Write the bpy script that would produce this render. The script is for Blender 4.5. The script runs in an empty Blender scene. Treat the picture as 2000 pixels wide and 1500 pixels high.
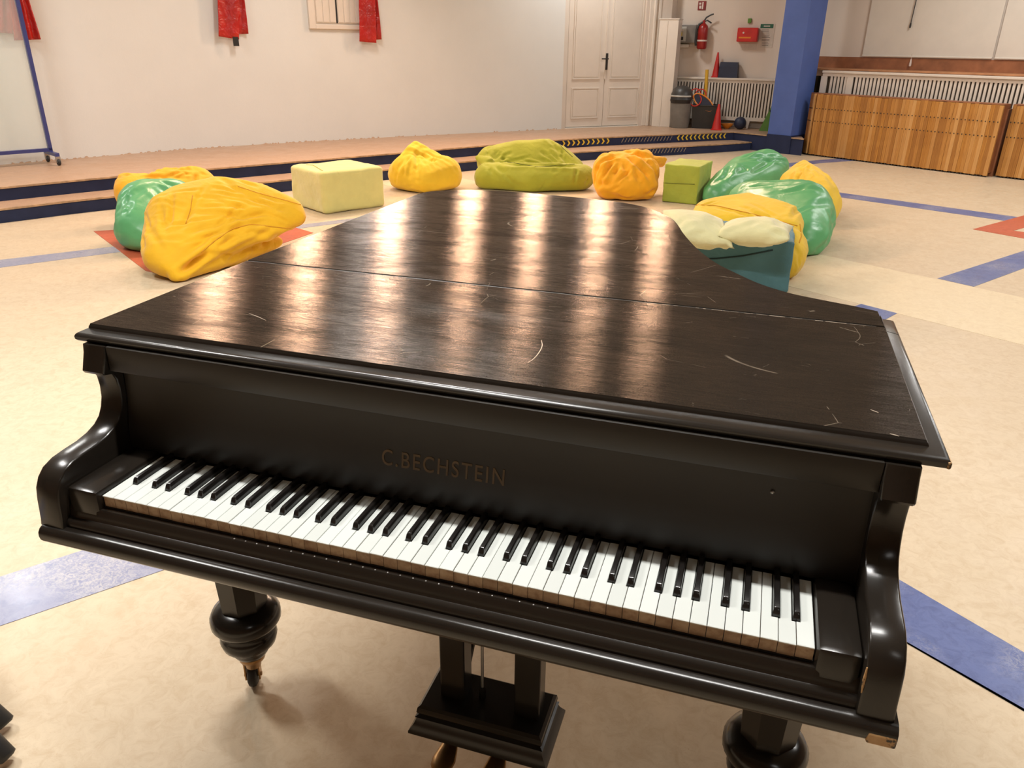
import bpy, bmesh, math, random
import numpy as np
from mathutils import Vector, Matrix, noise
from mathutils.bvhtree import BVHTree
random.seed(7); np.random.seed(7)
S = bpy.context.scene
COL = S.collection
# ---------------------------------------------------------------- camera (world frame: x along the keyboard, y away, z up)
F_PX, PITCH, YAW, ROLL = 1507.17, 0.4157, -0.3045, 0.0129
CPOS = Vector((1.0298, -0.8881, 1.4639))
FW = Vector((math.sin(YAW)*math.cos(PITCH), math.cos(YAW)*math.cos(PITCH), -math.sin(PITCH)))
R0 = Vector((math.cos(YAW), -math.sin(YAW), 0)); U0 = R0.cross(FW)
RT = R0*math.cos(ROLL) + U0*math.sin(ROLL); UP = -R0*math.sin(ROLL) + U0*math.cos(ROLL)
cd = bpy.data.cameras.new('camera'); cam = bpy.data.objects.new('camera', cd); COL.objects.link(cam)
cd.sensor_fit = 'HORIZONTAL'; cd.sensor_width = 36; cd.lens = F_PX/2000*36; cd.clip_start = .02; cd.clip_end = 60
m = Matrix((( RT.x, UP.x, -FW.x, CPOS.x), (RT.y, UP.y, -FW.y, CPOS.y), (RT.z, UP.z, -FW.z, CPOS.z), (0,0,0,1)))
cam.matrix_world = m; S.camera = cam
# ---------------------------------------------------------------- world, exposure
S.view_settings.view_transform = 'Standard'; S.view_settings.look = 'None'
S.view_settings.gamma = 1; S.view_settings.use_curve_mapping = False
S.view_settings.exposure = 0.38
W = bpy.data.worlds.new('world'); S.world = W; W.use_nodes = True
W.node_tree.nodes['Background'].inputs[0].default_value = (1, .8, .62, 1)
W.node_tree.nodes['Background'].inputs[1].default_value = 0.3
# ---------------------------------------------------------------- area lights with fixtures: inferred hall lamps, plus unseen ones added for fill
LAMPS = []
def area(x, y, z, rz, sx, sy, power, col=(1, .80, .60), tilt=0):
    l = bpy.data.lights.new('lamp_light', 'AREA'); l.shape = 'RECTANGLE'; l.size = sx; l.size_y = sy
    l.energy = power; l.color = col
    o = bpy.data.objects.new('lamp_light', l); COL.objects.link(o); o.location = (x, y, z); o.rotation_euler = (tilt, 0, rz)
    LAMPS.append(o); return o
ROW1 = [(-4.55, 5.85), (-3.85, 6.55), (-3.38, 7.75), (-2.72, 8.85), (-1.98, 9.45), (-1.12, 9.85), (-.30, 10.15)]
LAMP_SPOTS = []
for i, (x, y) in enumerate(ROW1):
    az = math.degrees(math.atan2(CPOS.y-y, CPOS.x-x))+90          # each spot is aimed at the middle of the hall
    area(x, y, 3.20, math.radians(az), .24, .24, 36, (1, .65, .43), math.radians(-62)); LAMP_SPOTS.append((x, y, 3.20, az, .26, .26))
CEIL = [(-2.0, .4, 54, -30, 1.2, .3), (-.8, 1.9, 84, 0, 1.5, .12), (.75, .40, 66, 0, 1.5, .10), (4.4, 3.4, 52, -30, 1.2, .3), (4.3, 6.6, 66, -30, 1.2, .3), (-5.6, 3.6, 52, -30, 1.2, .3),
        (3.2, -2.6, 6, -30, 1.2, .3), (3.5, 9.7, 44, -30, 1.2, .3), (-3.2, 6.9, 34, -30, 1.2, .3), (-1.4, 11.2, 36, 50, .6, .3)]  # lamps around the piano are inferred; the rest are unseen, added for fill
for x, y, pw, rz, sx, sy in CEIL:
    area(x, y, 3.55, math.radians(rz), sx, sy, pw, (1, .985, .95)); LAMP_SPOTS.append((x, y, 3.55, rz, sx, sy))

# ================================================================= helpers
def ray(px, py):
    return FW + RT*((px-1000)/F_PX) - UP*((py-750)/F_PX)
def on_z(px, py, z=0.0):
    d = ray(px, py); return CPOS + d*((z-CPOS.z)/d.z)
def on_plane(px, py, P, N):
    d = ray(px, py); P = Vector(P); N = Vector(N); return CPOS + d*((P-CPOS).dot(N)/d.dot(N))
def on_wall(px, py, A, B, off=0.0):
    """point seen at (px,py) on the upright plane through A,B (2-D), moved 'off' towards the room"""
    A = Vector((A[0], A[1], 0)); B = Vector((B[0], B[1], 0)); t = (B-A).normalized(); n = Vector((t.y, -t.x, 0))
    return on_plane(px, py, A + n*off, n)
def at(px, py, D):
    d = ray(px, py); return CPOS + d*(D/math.hypot(d.x, d.y))

def srgb(r, g, b):
    f = lambda c: ((c/255)/12.92 if c/255 <= .04045 else ((c/255+.055)/1.055)**2.4)
    return (f(r), f(g), f(b))
class NT:
    def __init__(s, name):
        s.m = bpy.data.materials.new(name); s.m.use_nodes = True; s.t = s.m.node_tree; s.b = s.t.nodes['Principled BSDF']
    def n(s, typ, **kw):
        nd = s.t.nodes.new(typ)
        for k, v in kw.items():
            if k.startswith('i_'):
                key = k[2:]; key = int(key) if key.isdigit() else key.replace('_', ' ')
                nd.inputs[key].default_value = v
            else: setattr(nd, k, v)
        return nd
    def l(s, a, b): s.t.links.new(a, b)
    def coord(s, sc=(1,1,1), kind='Object', rot=(0,0,0)):
        tc = s.n('ShaderNodeTexCoord'); mp = s.n('ShaderNodeMapping'); mp.inputs['Scale'].default_value = sc
        mp.inputs['Rotation'].default_value = rot
        s.l(tc.outputs[kind], mp.inputs['Vector']); return mp.outputs[0]
    def noise(s, vec, scale, detail=4, rough=.55, dist=0):
        nd = s.n('ShaderNodeTexNoise'); nd.inputs['Scale'].default_value = scale; nd.inputs['Detail'].default_value = detail
        nd.inputs['Roughness'].default_value = rough; nd.inputs['Distortion'].default_value = dist
        s.l(vec, nd.inputs['Vector']); return nd.outputs['Fac']
    def ramp(s, fac, stops):
        r = s.n('ShaderNodeValToRGB'); e = r.color_ramp.elements
        while len(e) < len(stops): e.new(.5)
        for k, (p, c) in enumerate(stops):
            e[k].position = p; e[k].color = (*c, 1) if len(c) == 3 else c
        s.l(fac, r.inputs[0]); return r.outputs[0]
    def mix(s, f, a, b, typ='MIX'):
        x = s.n('ShaderNodeMix', data_type='RGBA', blend_type=typ)
        for sock, v in ((x.inputs[0], f), (x.inputs[6], a), (x.inputs[7], b)):
            if isinstance(v, bpy.types.NodeSocket): s.l(v, sock)
            elif isinstance(v, (int, float)): sock.default_value = v
            else: sock.default_value = (*v, 1)
        return x.outputs[2]
    def math(s, op, a, b=0.0, c=None):
        x = s.n('ShaderNodeMath', operation=op)
        for k, v in enumerate((a, b) if c is None else (a, b, c)):
            if isinstance(v, bpy.types.NodeSocket): s.l(v, x.inputs[k])
            else: x.inputs[k].default_value = v
        return x.outputs[0]
    def bump(s, h, strength=.3, dist=.01, prev=None):
        b = s.n('ShaderNodeBump'); b.inputs['Strength'].default_value = strength; b.inputs['Distance'].default_value = dist
        s.l(h, b.inputs['Height'])
        if prev: s.l(prev, b.inputs['Normal'])
        return b.outputs[0]
    def out(s, col=None, rough=None, spec=None, normal=None, metal=None):
        for key, v in (('Base Color', col), ('Roughness', rough), ('Specular IOR Level', spec), ('Normal', normal), ('Metallic', metal)):
            if v is None: continue
            sk = s.b.inputs[key]
            if isinstance(v, bpy.types.NodeSocket): s.l(v, sk)
            elif key == 'Base Color': sk.default_value = (*v, 1)
            else: sk.default_value = v
        return s.m
def plain(name, col, rough=.5, spec=.5, var=.12, scale=8, bump=.0, bscale=60, metal=0):
    """procedural paint/plastic/fabric: base colour with soft mottling and optional fine relief"""
    t = NT(name); v = t.coord(); f = t.noise(v, scale, 3)
    dark = tuple(c*(1-var) for c in col); lite = tuple(min(1, c*(1+var)) for c in col)
    c = t.ramp(f, [(.3, dark), (.7, lite)])
    nrm = t.bump(t.noise(v, bscale, 3), bump, .004) if bump else None
    return t.out(c, rough, spec, nrm, metal)

# mesh building -------------------------------------------------------
class MB:
    def __init__(s): s.v = []; s.f = []; s.mi = []
    def add(s, vs, fs, mi=0):
        k = len(s.v); s.v += [tuple(v) for v in vs]; s.f += [tuple(i+k for i in f) for f in fs]; s.mi += [mi]*len(fs); return s
    def box(s, x0, x1, y0, y1, z0, z1, M=None, mi=0, bev=0.0):
        if bev > 0:
            bm = bmesh.new(); bmesh.ops.create_cube(bm, size=1)
            for v in bm.verts: v.co = Vector(((x0+x1)/2+v.co.x*(x1-x0), (y0+y1)/2+v.co.y*(y1-y0), (z0+z1)/2+v.co.z*(z1-z0)))
            bmesh.ops.bevel(bm, geom=bm.edges[:], offset=bev, segments=2, affect='EDGES', profile=.5)
            bm.verts.ensure_lookup_table()
            vs = [v.co.copy() for v in bm.verts]; fs = [[v.index for v in f.verts] for f in bm.faces]; bm.free()
        else:
            vs = [Vector((x, y, z)) for x in (x0, x1) for y in (y0, y1) for z in (z0, z1)]
            fs = [(0,1,3,2), (4,6,7,5), (0,4,5,1), (2,3,7,6), (0,2,6,4), (1,5,7,3)]
        if M: vs = [M @ v for v in vs]
        return s.add(vs, fs, mi)
    def prism(s, poly, z0, z1, M=None, mi=0):
        """poly: list of 2-D points (ccw), extruded z0..z1"""
        n = len(poly); vs = [Vector((x, y, z0)) for x, y in poly] + [Vector((x, y, z1)) for x, y in poly]
        fs = [tuple(range(n-1, -1, -1)), tuple(range(n, 2*n))] + [(i, (i+1) % n, n+(i+1) % n, n+i) for i in range(n)]
        if M: vs = [M @ v for v in vs]
        return s.add(vs, fs, mi)
    def loft(s, loops, close=True, cap=True, mi=0):
        n = len(loops[0]); vs = [v for L in loops for v in L]; fs = []
        for k in range(len(loops)-1):
            for i in range(n if close else n-1):
                j = (i+1) % n; fs.append((k*n+i, k*n+j, (k+1)*n+j, (k+1)*n+i))
        if cap and close: fs += [tuple(range(n-1, -1, -1)), tuple(range((len(loops)-1)*n, len(loops)*n))]
        return s.add(vs, fs, mi)
    def lathe(s, prof, n=24, M=None, mi=0, squash=None):
        loops = []
        for r, z in prof:
            L = [Vector((r*math.cos(2*math.pi*i/n), r*math.sin(2*math.pi*i/n), z)) for i in range(n)]
            loops.append([M @ v for v in L] if M else L)
        return s.loft(loops, mi=mi)
    def tube(s, pts, r, n=8, mi=0, closed=False):
        pts = [Vector(p) for p in pts]; loops = []; up = Vector((0, 0, 1)); prev = None
        for i, p in enumerate(pts):
            if closed: t = pts[(i+1) % len(pts)]-pts[i-1]
            else: t = pts[min(i+1, len(pts)-1)]-pts[max(i-1, 0)]
            t.normalize(); a = (prev - t*prev.dot(t)) if prev else t.cross(up)
            if a.length < 1e-4: a = t.cross(Vector((1, 0, 0)))
            a.normalize(); prev = a; b = t.cross(a); rr = r[i] if isinstance(r, (list, tuple)) else r
            loops.append([p + a*(rr*math.cos(2*math.pi*k/n)) + b*(rr*math.sin(2*math.pi*k/n)) for k in range(n)])
        if closed: loops.append(loops[0]); return s.loft(loops, cap=False, mi=mi)
        return s.loft(loops, mi=mi)
    def mesh(s, name, mats, smooth=False, fix=True):
        me = bpy.data.meshes.new(name); me.from_pydata([tuple(v) for v in s.v], [], s.f)
        for mt in (mats if isinstance(mats, (list, tuple)) else [mats]): me.materials.append(mt)
        me.polygons.foreach_set('material_index', s.mi)
        if fix:
            bm = bmesh.new(); bm.from_mesh(me); bmesh.ops.recalc_face_normals(bm, faces=bm.faces[:]); bm.to_mesh(me); bm.free()
        if smooth:
            me.polygons.foreach_set('use_smooth', [True]*len(me.polygons))
            if smooth != 'full': me.set_sharp_from_angle(angle=math.radians(38))
        me.update(); return me
    def obj(s, name, mats, parent=None, smooth=False, label=None, stuff=False, fix=True):
        return link(name, s.mesh(name, mats, smooth, fix), parent, label, stuff)
def link(name, me, parent=None, label=None, stuff=False):
    o = bpy.data.objects.new(name, me); COL.objects.link(o)
    if parent: o.parent = parent; 
    if parent is not None and parent.get('_inv'): pass
    if label: o['label'] = label
    if stuff: o['kind'] = 'stuff'
    return o
def thing(name, label, cat, loc=(0,0,0), rz=0, group=None):
    o = bpy.data.objects.new(name, None); COL.objects.link(o); o.location = loc; o.rotation_euler = (0, 0, rz)
    o.empty_display_size = .1; tag(o, label, cat, group); return o
def tag(o, label, cat, group=None):
    o['label'] = label; o['category'] = cat
    if group: o['group'] = group
    return o
def struct(o): o['kind'] = 'structure'; return o
def centre(o):
    """move a top-level mesh's origin to its base centre"""
    me = o.data; co = np.empty(len(me.vertices)*3); me.vertices.foreach_get('co', co); co = co.reshape(-1, 3)
    c = (co.min(0)+co.max(0))/2; c[2] = co[:, 2].min(); me.vertices.foreach_set('co', (co-c).ravel()); me.update()
    o.location = Vector(c); return o
def frame(A, B, z=0.0):
    """matrix with x along A->B, y into the wall (away from room), z up, origin at A"""
    A = Vector((A[0], A[1], z)); t = (Vector((B[0], B[1], z))-A).normalized(); n = Vector((-t.y, t.x, 0))
    return Matrix(((t.x, n.x, 0, A.x), (t.y, n.y, 0, A.y), (0, 0, 1, z), (0, 0, 0, 1)))
def spline(pts, n=8):
    out = []; P = [Vector(p) for p in pts]
    for i in range(len(P)-1):
        a, b, c, d = P[max(i-1, 0)], P[i], P[i+1], P[min(i+2, len(P)-1)]
        for k in range(n):
            t = k/n; out.append(.5*((2*b)+(c-a)*t+(2*a-5*b+4*c-d)*t*t+(3*b-a-3*c+d)*t**3))
    return out + [P[-1]]

# ================================================================= materials
def mat_wall(name, col, var=.05):
    t = NT(name); v = t.coord(); c = t.ramp(t.noise(v, 1.3, 4), [(.3, tuple(x*(1-var) for x in col)), (.7, col)])
    b = t.bump(t.noise(v, 90, 4), .15, .004); b = t.bump(t.noise(v, 9, 2), .12, .01, b)
    return t.out(c, .6, .3, b)
M_WALL = mat_wall('white_wall_paint', (.78, .785, .76))
M_WALL2 = mat_wall('alcove_wall_paint', (.74, .64, .55))
M_TRIM = plain('white_gloss_paint', (.76, .68, .59), .35, .5, .04, 3)
M_CEIL = mat_wall('ceiling_paint', (.28, .245, .205))
def mat_floor(name, base, dark, fleck, rough=.42, worn=None):
    t = NT(name); v = t.coord(); big = t.noise(v, .7, 3); mid = t.noise(v, 24, 6, .68, 1.0)
    c = t.ramp(mid, [(.32, dark), (.55, base), (.75, tuple(min(1, x*1.06) for x in base))])
    vs = t.coord((1, 2.4, 1), rot=(0, 0, .5)); fl = t.noise(vs, 70, 6, .7, 2.4)
    c = t.mix(t.ramp(fl, [(.60, (0,0,0)), (.68, (1,1,1))]), c, t.mix(t.noise(v, 5, 2), fleck, base))
    c = t.mix(t.ramp(t.noise(v, 1.6, 4), [(.5, (0,0,0)), (.8, (.35,.35,.35))]), c, dark)
    if worn:
        w = t.math('MULTIPLY', t.ramp(t.noise(v, 3.2, 3), [(.42, (0,0,0)), (.62, (1,1,1))]), t.ramp(t.noise(v, 75, 5, .7, 1.5), [(.42, (0,0,0)), (.6, (1,1,1))]))
        c = t.mix(t.math('MULTIPLY', w, .55), c, worn)
    sc = t.n('ShaderNodeTexVoronoi', feature='DISTANCE_TO_EDGE'); t.l(t.coord((1,1,1)), sc.inputs['Vector']); sc.inputs['Scale'].default_value = 1.4
    r = t.ramp(t.noise(v, 6, 4), [(.3, (rough*.8,)*3), (.7, (rough*1.25,)*3)])
    return t.out(c, r, .3, t.bump(t.noise(v, 55, 4), .10, .003))
M_FLOOR = mat_floor('beige_marbled_linoleum', (.62, .51, .36), (.55, .43, .285), (.46, .28, .16))
M_PALE = mat_floor('pale_cream_linoleum', (.72, .61, .42), (.66, .54, .36), (.60, .48, .30))
M_BLUE = mat_floor('scuffed_blue_linoleum', (.115, .15, .33), (.08, .105, .25), (.18, .21, .37), .38, (.42, .42, .46))
M_BLUEW = mat_floor('worn_pale_blue_linoleum', (.30, .31, .42), (.22, .24, .36), (.42, .40, .44), .30, (.62, .58, .52))
M_RED = mat_floor('brick_red_linoleum', (.50, .11, .05), (.42, .085, .04), (.55, .16, .08))
M_STEP = mat_floor('tan_step_linoleum', (.50, .33, .22), (.42, .27, .17), (.36, .20, .12), .4)
M_NAVY = plain('navy_painted_riser', (.024, .033, .080), .6, .2, .15, 5, .1)
M_NOSE = plain('worn_wood_nosing', (.42, .27, .15), .5, .4, .35, 14)
M_BLACKTAPE = plain('black_tape', (.02, .02, .02), .5)
M_YELTAPE = plain('yellow_tape', (.80, .56, .05), .5)
M_GRIP = plain('grey_grip_marks', (.30, .25, .20), .6)
def mat_lacquer(name, rough, brush, scratch, base=(.016, .0125, .0095), aniso=0):
    t = NT(name); v = t.coord(); fine = t.noise(t.coord((9, 300, 120)), 2, 5, .7)
    vn = t.noise(v, 420, 2, .6)
    nrm = t.bump(fine, brush, .0006); nrm = t.bump(vn, brush*.3, .0003, nrm)
    r = t.ramp(t.noise(t.coord((1, 3, 1)), 5, 4, .6), [(.3, (rough*.90,)*3), (.72, (rough*1.12,)*3)])
    if aniso:
        t.b.inputs['Anisotropic'].default_value = aniso
        cx = t.n('ShaderNodeCombineXYZ'); cx.inputs[1].default_value = 1.0; t.l(cx.outputs[0], t.b.inputs['Tangent'])
    c = t.ramp(t.noise(v, 3, 3), [(.3, base), (.7, tuple(x*1.25 for x in base))])
    if scratch:
        acc = None
        for sc, sx, wdt, seed in ((1.7, (1, 1.7, 1), .0022, 0.), (3.1, (1.6, 1, 1), .0032, 7.), (5.3, (1, 2.2, 1), .0045, 3.)):
            mp = t.coord(sx, rot=(0, 0, seed))
            nz = t.n('ShaderNodeTexNoise'); nz.inputs['Scale'].default_value = 1.6; nz.inputs['Detail'].default_value = 0; t.l(mp, nz.inputs['Vector'])
            add = t.n('ShaderNodeVectorMath', operation='MULTIPLY_ADD'); t.l(nz.outputs['Color'], add.inputs[0]); add.inputs[1].default_value = (.45,.45,.45); t.l(mp, add.inputs[2])
            vo = t.n('ShaderNodeTexVoronoi', feature='DISTANCE_TO_EDGE'); vo.inputs['Scale'].default_value = sc; t.l(add.outputs[0], vo.inputs['Vector'])
            line = t.ramp(vo.outputs['Distance'], [(0, (1,1,1)), (wdt, (0,0,0))])
            msk = t.ramp(t.noise(t.coord(rot=(0, 0, seed+1)), sc*2.2, 4, .7), [(.57, (0,0,0)), (.62, (1,1,1))])
            g = t.math('MULTIPLY', line, msk); acc = g if acc is None else t.math('MAXIMUM', acc, g)
        c = t.mix(t.math('MULTIPLY', acc, .75*scratch), c, (.34, .27, .2))
    if aniso:
        # worn brushed varnish: glossy film over the dark base, its reflectance broken up by fine grain, rub streaks and dull patches
        t.out(c, .6, 0.0, nrm); g = t.n('ShaderNodeBsdfAnisotropic', distribution='BECKMANN'); g.inputs['Anisotropy'].default_value = -.74
        t.l(cx.outputs[0], g.inputs['Tangent']); t.l(r, g.inputs['Roughness']); t.l(nrm, g.inputs['Normal'])
        st = t.ramp(t.noise(t.coord((26, 330, 60)), 1, 4, .7), [(.30, (.42,)*3), (.62, (1,)*3)])
        gr = t.ramp(t.noise(v, 430, 2, .7), [(.34, (.50,)*3), (.58, (1,)*3)])
        pt = t.ramp(t.noise(t.coord((1, 2.6, 1)), 4.5, 5, .65, .6), [(.34, (.62,)*3), (.56, (1,)*3)])
        k = t.mix(1.0, t.mix(1.0, st, gr, 'MULTIPLY'), pt, 'MULTIPLY'); t.l(t.mix(1.0, k, (1.0, .90, .84), 'MULTIPLY'), g.inputs['Color'])
        fr = t.n('ShaderNodeFresnel'); fr.inputs['IOR'].default_value = 1.42; mx = t.n('ShaderNodeMixShader')
        t.l(fr.outputs[0], mx.inputs[0]); t.l(t.b.outputs[0], mx.inputs[1]); t.l(g.outputs[0], mx.inputs[2])
        t.l(mx.outputs[0], t.t.nodes['Material Output'].inputs['Surface']); return t.m
    return t.out(c, r, .5, nrm)
M_LID = mat_lacquer('scratched_black_lid_lacquer', .215, .13, .6, aniso=.85)
M_LAC = mat_lacquer('black_piano_lacquer', .42, .05, .0, (.019, .0155, .0115))
M_LACW = mat_lacquer('worn_black_lacquer', .22, .08, .0)
def mat_chip():
    t = NT('chipped_black_lacquer'); v = t.coord(); f = t.noise(v, 30, 5, .7)
    c = t.ramp(f, [(.44, (.02, .016, .012)), (.50, (.50, .29, .12)), (.8, (.60, .37, .17))]); return t.out(c, .4, .5, t.bump(f, .3, .004))
M_CHIP = mat_chip(); M_CHIPL = plain('bare_scratched_wood', (.52, .42, .32), .5)
def mat_ivory():
    t = NT('white_key_top'); v = t.coord(); oi = t.n('ShaderNodeObjectInfo')
    c = t.mix(oi.outputs['Random'], (.82, .85, .81), (.74, .77, .73))
    c = t.mix(t.ramp(t.noise(t.coord(kind='Generated'), 6, 4, .6), [(.68, (0,0,0)), (.85, (.25,.25,.25))]), c, (.45, .38, .30))
    return t.out(c, .22, .5)
M_IVORY = mat_ivory()
def mat_keyfront():
    t = NT('aged_wood_key_front'); oi = t.n('ShaderNodeObjectInfo'); v = t.coord((1,1,1)); 
    add = t.n('ShaderNodeVectorMath', operation='ADD'); t.l(v, add.inputs[0]); t.l(oi.outputs['Location'], add.inputs[1])
    c = t.ramp(t.noise(add.outputs[0], 45, 5, .6), [(.28, (.24, .12, .06)), (.5, (.52, .37, .24)), (.75, (.64, .50, .35))])
    c = t.mix(t.math('MULTIPLY', oi.outputs['Random'], .45), c, (.22, .12, .065)); return t.out(c, .5, .4)
M_KFRONT = mat_keyfront()
M_EBONY = plain('black_key_ebony', (.012, .010, .009), .18, .55, .1)
M_GOLD = plain('faded_gold_lettering', (.13, .078, .034), .45, .5, .2, 40)
M_BRASS = plain('tarnished_brass', (.42, .24, .10), .33, .5, .25, 25, metal=.85)
M_STEEL = plain('grey_steel', (.45, .44, .42), .35, .5, .1, 20, metal=.8)
M_RUBBER = plain('dark_rubber', (.025, .025, .025), .6)
M_LEGSIDE = plain('black_leg_lacquer', (.015, .0125, .010), .2, .5, .1)
def mat_fabric(name, col, rough=.75, var=.10, sheen=.2, bump=.25, bs=9):
    t = NT(name); v = t.coord(); c = t.ramp(t.noise(v, 5, 3), [(.3, tuple(x*(1-var) for x in col)), (.7, tuple(min(1, x*(1+var*.6)) for x in col))])
    b = t.bump(t.noise(v, 350, 2), .08, .002); b = t.bump(t.noise(v, bs, 4, .5, 1.0), bump, .03, b)
    t.b.inputs['Sheen Weight'].default_value = sheen
    return t.out(c, rough, .3, b)
M_YEL = mat_fabric('sunflower_yellow_canvas', (.78, .43, .010)); M_YEL2 = mat_fabric('bright_yellow_canvas', (.78, .51, .025))
M_ORG = mat_fabric('orange_yellow_canvas', (.88, .41, .010)); M_OLV = mat_fabric('olive_green_canvas', (.37, .38, .03))
M_OLV2 = mat_fabric('lime_green_canvas', (.40, .46, .06)); M_PALEY = mat_fabric('pale_yellow_plush', (.72, .66, .24), .9, .08, .5, .2, 12)
M_CUSH = mat_fabric('cream_cushion_cloth', (.66, .62, .34), .9, .1, .4)
M_TEAL = mat_fabric('dark_teal_canvas', (.085, .205, .24), .7, .12, .15); M_SEAM = plain('seam_piping', (.60, .27, .01), .7)
M_SEAMD = plain('dark_teal_piping', (.01, .035, .04), .7); M_SEAMG = plain('dark_green_piping', (.10, .12, .01), .7)
M_VINYL = mat_fabric('glossy_green_vinyl', (.12, .41, .17), .33, .10, 0, .18, 5); M_VINYL.node_tree.nodes['Principled BSDF'].inputs['Specular IOR Level'].default_value = .6
def mat_wood():
    t = NT('honey_pine_slat'); oi = t.n('ShaderNodeObjectInfo'); add = t.n('ShaderNodeVectorMath', operation='ADD')
    t.l(t.coord((30, 30, 1.6)), add.inputs[0]); t.l(oi.outputs['Location'], add.inputs[1])
    g = t.noise(add.outputs[0], 3, 5, .6, .6)
    c = t.ramp(g, [(.25, (.30, .115, .018)), (.55, (.47, .205, .035)), (.8, (.60, .31, .07))])
    c = t.mix(t.math('MULTIPLY', t.math('POWER', oi.outputs['Random'], 3.0), .55), c, (.78, .48, .20))
    c = t.mix(t.math('MULTIPLY', t.math('LESS_THAN', oi.outputs['Random'], .25), .4), c, (.26, .11, .03))
    return t.out(c, .42, .45)
M_WOOD = mat_wood(); M_SHELF = plain('reddish_brown_wood', (.30, .115, .05), .45, .45, .25, 6)
M_SHELF2 = plain('light_brown_wood', (.44, .20, .09), .4, .45, .2, 6)
M_PILLAR = plain('blue_pillar_paint', (.085, .145, .42), .5, .4, .06, 4, .1)
M_DOORLIGHT = plain('door_light_white', (.84, .83, .76), .25, .5, .02); M_BFRAME = plain('blue_metal_frame', (.045, .055, .20), .35, .5)
def mat_satin():
    t = NT('red_satin'); v = t.coord(); c = t.ramp(t.noise(v, 4, 3), [(.3, (.36, .008, .006)), (.7, (.55, .015, .010))])
    b = t.bump(t.noise(v, 9, 4, .6, 1.2), .6, .03); return t.out(c, .28, .6, b)
def mat_clear():
    t = NT('milky_clear_film'); tr = t.n('ShaderNodeBsdfTransparent'); mx = t.n('ShaderNodeMixShader'); mx.inputs[0].default_value = .22
    tr.inputs[0].default_value = (.98, 1, 1, 1); t.out(t.ramp(t.noise(t.coord(), 2, 2), [(.3, (.80, .84, .80)), (.7, (.84, .88, .84))]), .3, .5)
    o = t.t.nodes['Material Output']; t.l(tr.outputs[0], mx.inputs[1]); t.l(t.b.outputs[0], mx.inputs[2]); t.l(mx.outputs[0], o.inputs['Surface']); return t.m
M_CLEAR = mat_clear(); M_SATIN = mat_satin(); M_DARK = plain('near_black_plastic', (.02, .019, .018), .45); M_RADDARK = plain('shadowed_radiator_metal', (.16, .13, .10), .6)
M_REDP = plain('red_plastic', (.55, .02, .015), .35); M_REDX = plain('extinguisher_red_enamel', (.30, .015, .012), .3)
M_BIN = plain('grey_bin_plastic', (.19, .175, .155), .45); M_BINL = plain('dark_bin_lid', (.045, .043, .04), .4)
M_BLUEP = plain('navy_plastic', (.02, .028, .06), .5); M_GREENP = plain('green_plastic', (.10, .24, .03), .5)
M_ORNP = plain('orange_plastic', (.75, .25, .02), .4); M_GREY = plain('grey_metal_box', (.22, .20, .18), .4); M_LGREY = plain('light_grey_panel', (.50, .48, .43), .4)
M_SIGNR = plain('dark_red_sign', (.22, .02, .02), .5); M_SIGNW = plain('sign_white', (.72, .62, .55), .5); M_SIGNG = plain('sign_green', (.02, .12, .07), .5)
M_PAPER = plain('notice_paper', (.64, .56, .48), .6); M_INK = plain('grey_print', (.24, .20, .18), .6); M_HANDLE = plain('black_handle', (.02, .018, .016), .4)
M_BLIND = mat_fabric('white_roller_blind', (.70, .64, .56), .8, .03, .1, .05)

M_PANEL = plain('brown_wood_panelling', (.30, .20, .13), .5, .3, .15, 2)
# ================================================================= setting
ZP = .24
WP = [(-8.4, 1.2), (-7.5, 3.4), (-6.58, 5.39), (-6.17, 6.22), (-5.619, 7.294), (-4.826, 8.371), (-3.834, 9.584), (-2.099, 11.477)]
wl = [Vector((p[0], p[1], 0)) for p in spline([(a, b, 0) for a, b in WP], 6)]
def wall_strip(name, pts, z0, z1, mat, th=.12):
    mb = MB(); L = []
    for i, p in enumerate(pts):
        t = (pts[min(i+1, len(pts)-1)]-pts[max(i-1, 0)]).normalized(); n = Vector((-t.y, t.x, 0)); L.append((p, p+n*th))
    loops = [[Vector((a.x, a.y, z0)), Vector((a.x, a.y, z1)), Vector((b.x, b.y, z1)), Vector((b.x, b.y, z0))] for a, b in L]
    mb.loft(loops); return struct(mb.obj(name, mat, smooth=True))
H = 4.3
wall_strip('wall_left', wl, 0, H, M_WALL)
DA, DB = Vector((-2.06, 11.56, 0)), Vector((-1.00, 12.56, 0))           # plane of the double door
AW0, AW1 = (-.66, 13.14), (1.42, 12.92)                                 # alcove wall
RW0, RW1 = (1.42, 12.866), (9.6, 8.14)                                    # right wall
V = lambda a, z=0: Vector((a[0], a[1], z))
wall_strip('wall_back', [Vector((-2.099, 11.477, 0)), DA], 0, H, M_TRIM, .05)
wall_strip('wall_back', [Vector((-1.05, 12.50, 0)), Vector((-.70, 12.82, 0))], 0, H, M_WALL2)
wall_strip('wall_back', [Vector((-.70, 12.82, 0)), V(AW0)], 0, H, M_WALL2)
wall_strip('wall_back', [V(AW0), V(AW1)], 0, H, M_WALL2)
wall_strip('wall_right', [V(RW0), V(RW1)], 0, H, M_WALL2)
wall_strip('wall_front', [V(RW1), Vector((9.4, -6.5, 0)), Vector((-8.6, -6.5, 0)), V(WP[0])], 0, H, M_PANEL)
struct(MB().box(-10, 11, -7.5, 14.5, -.1, 0).obj('floor', M_FLOOR)); FLOOR = bpy.data.objects['floor']
struct(MB().box(-10, 11, -7.5, 14.5, H, H+.1).obj('ceiling', M_CEIL))
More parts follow.
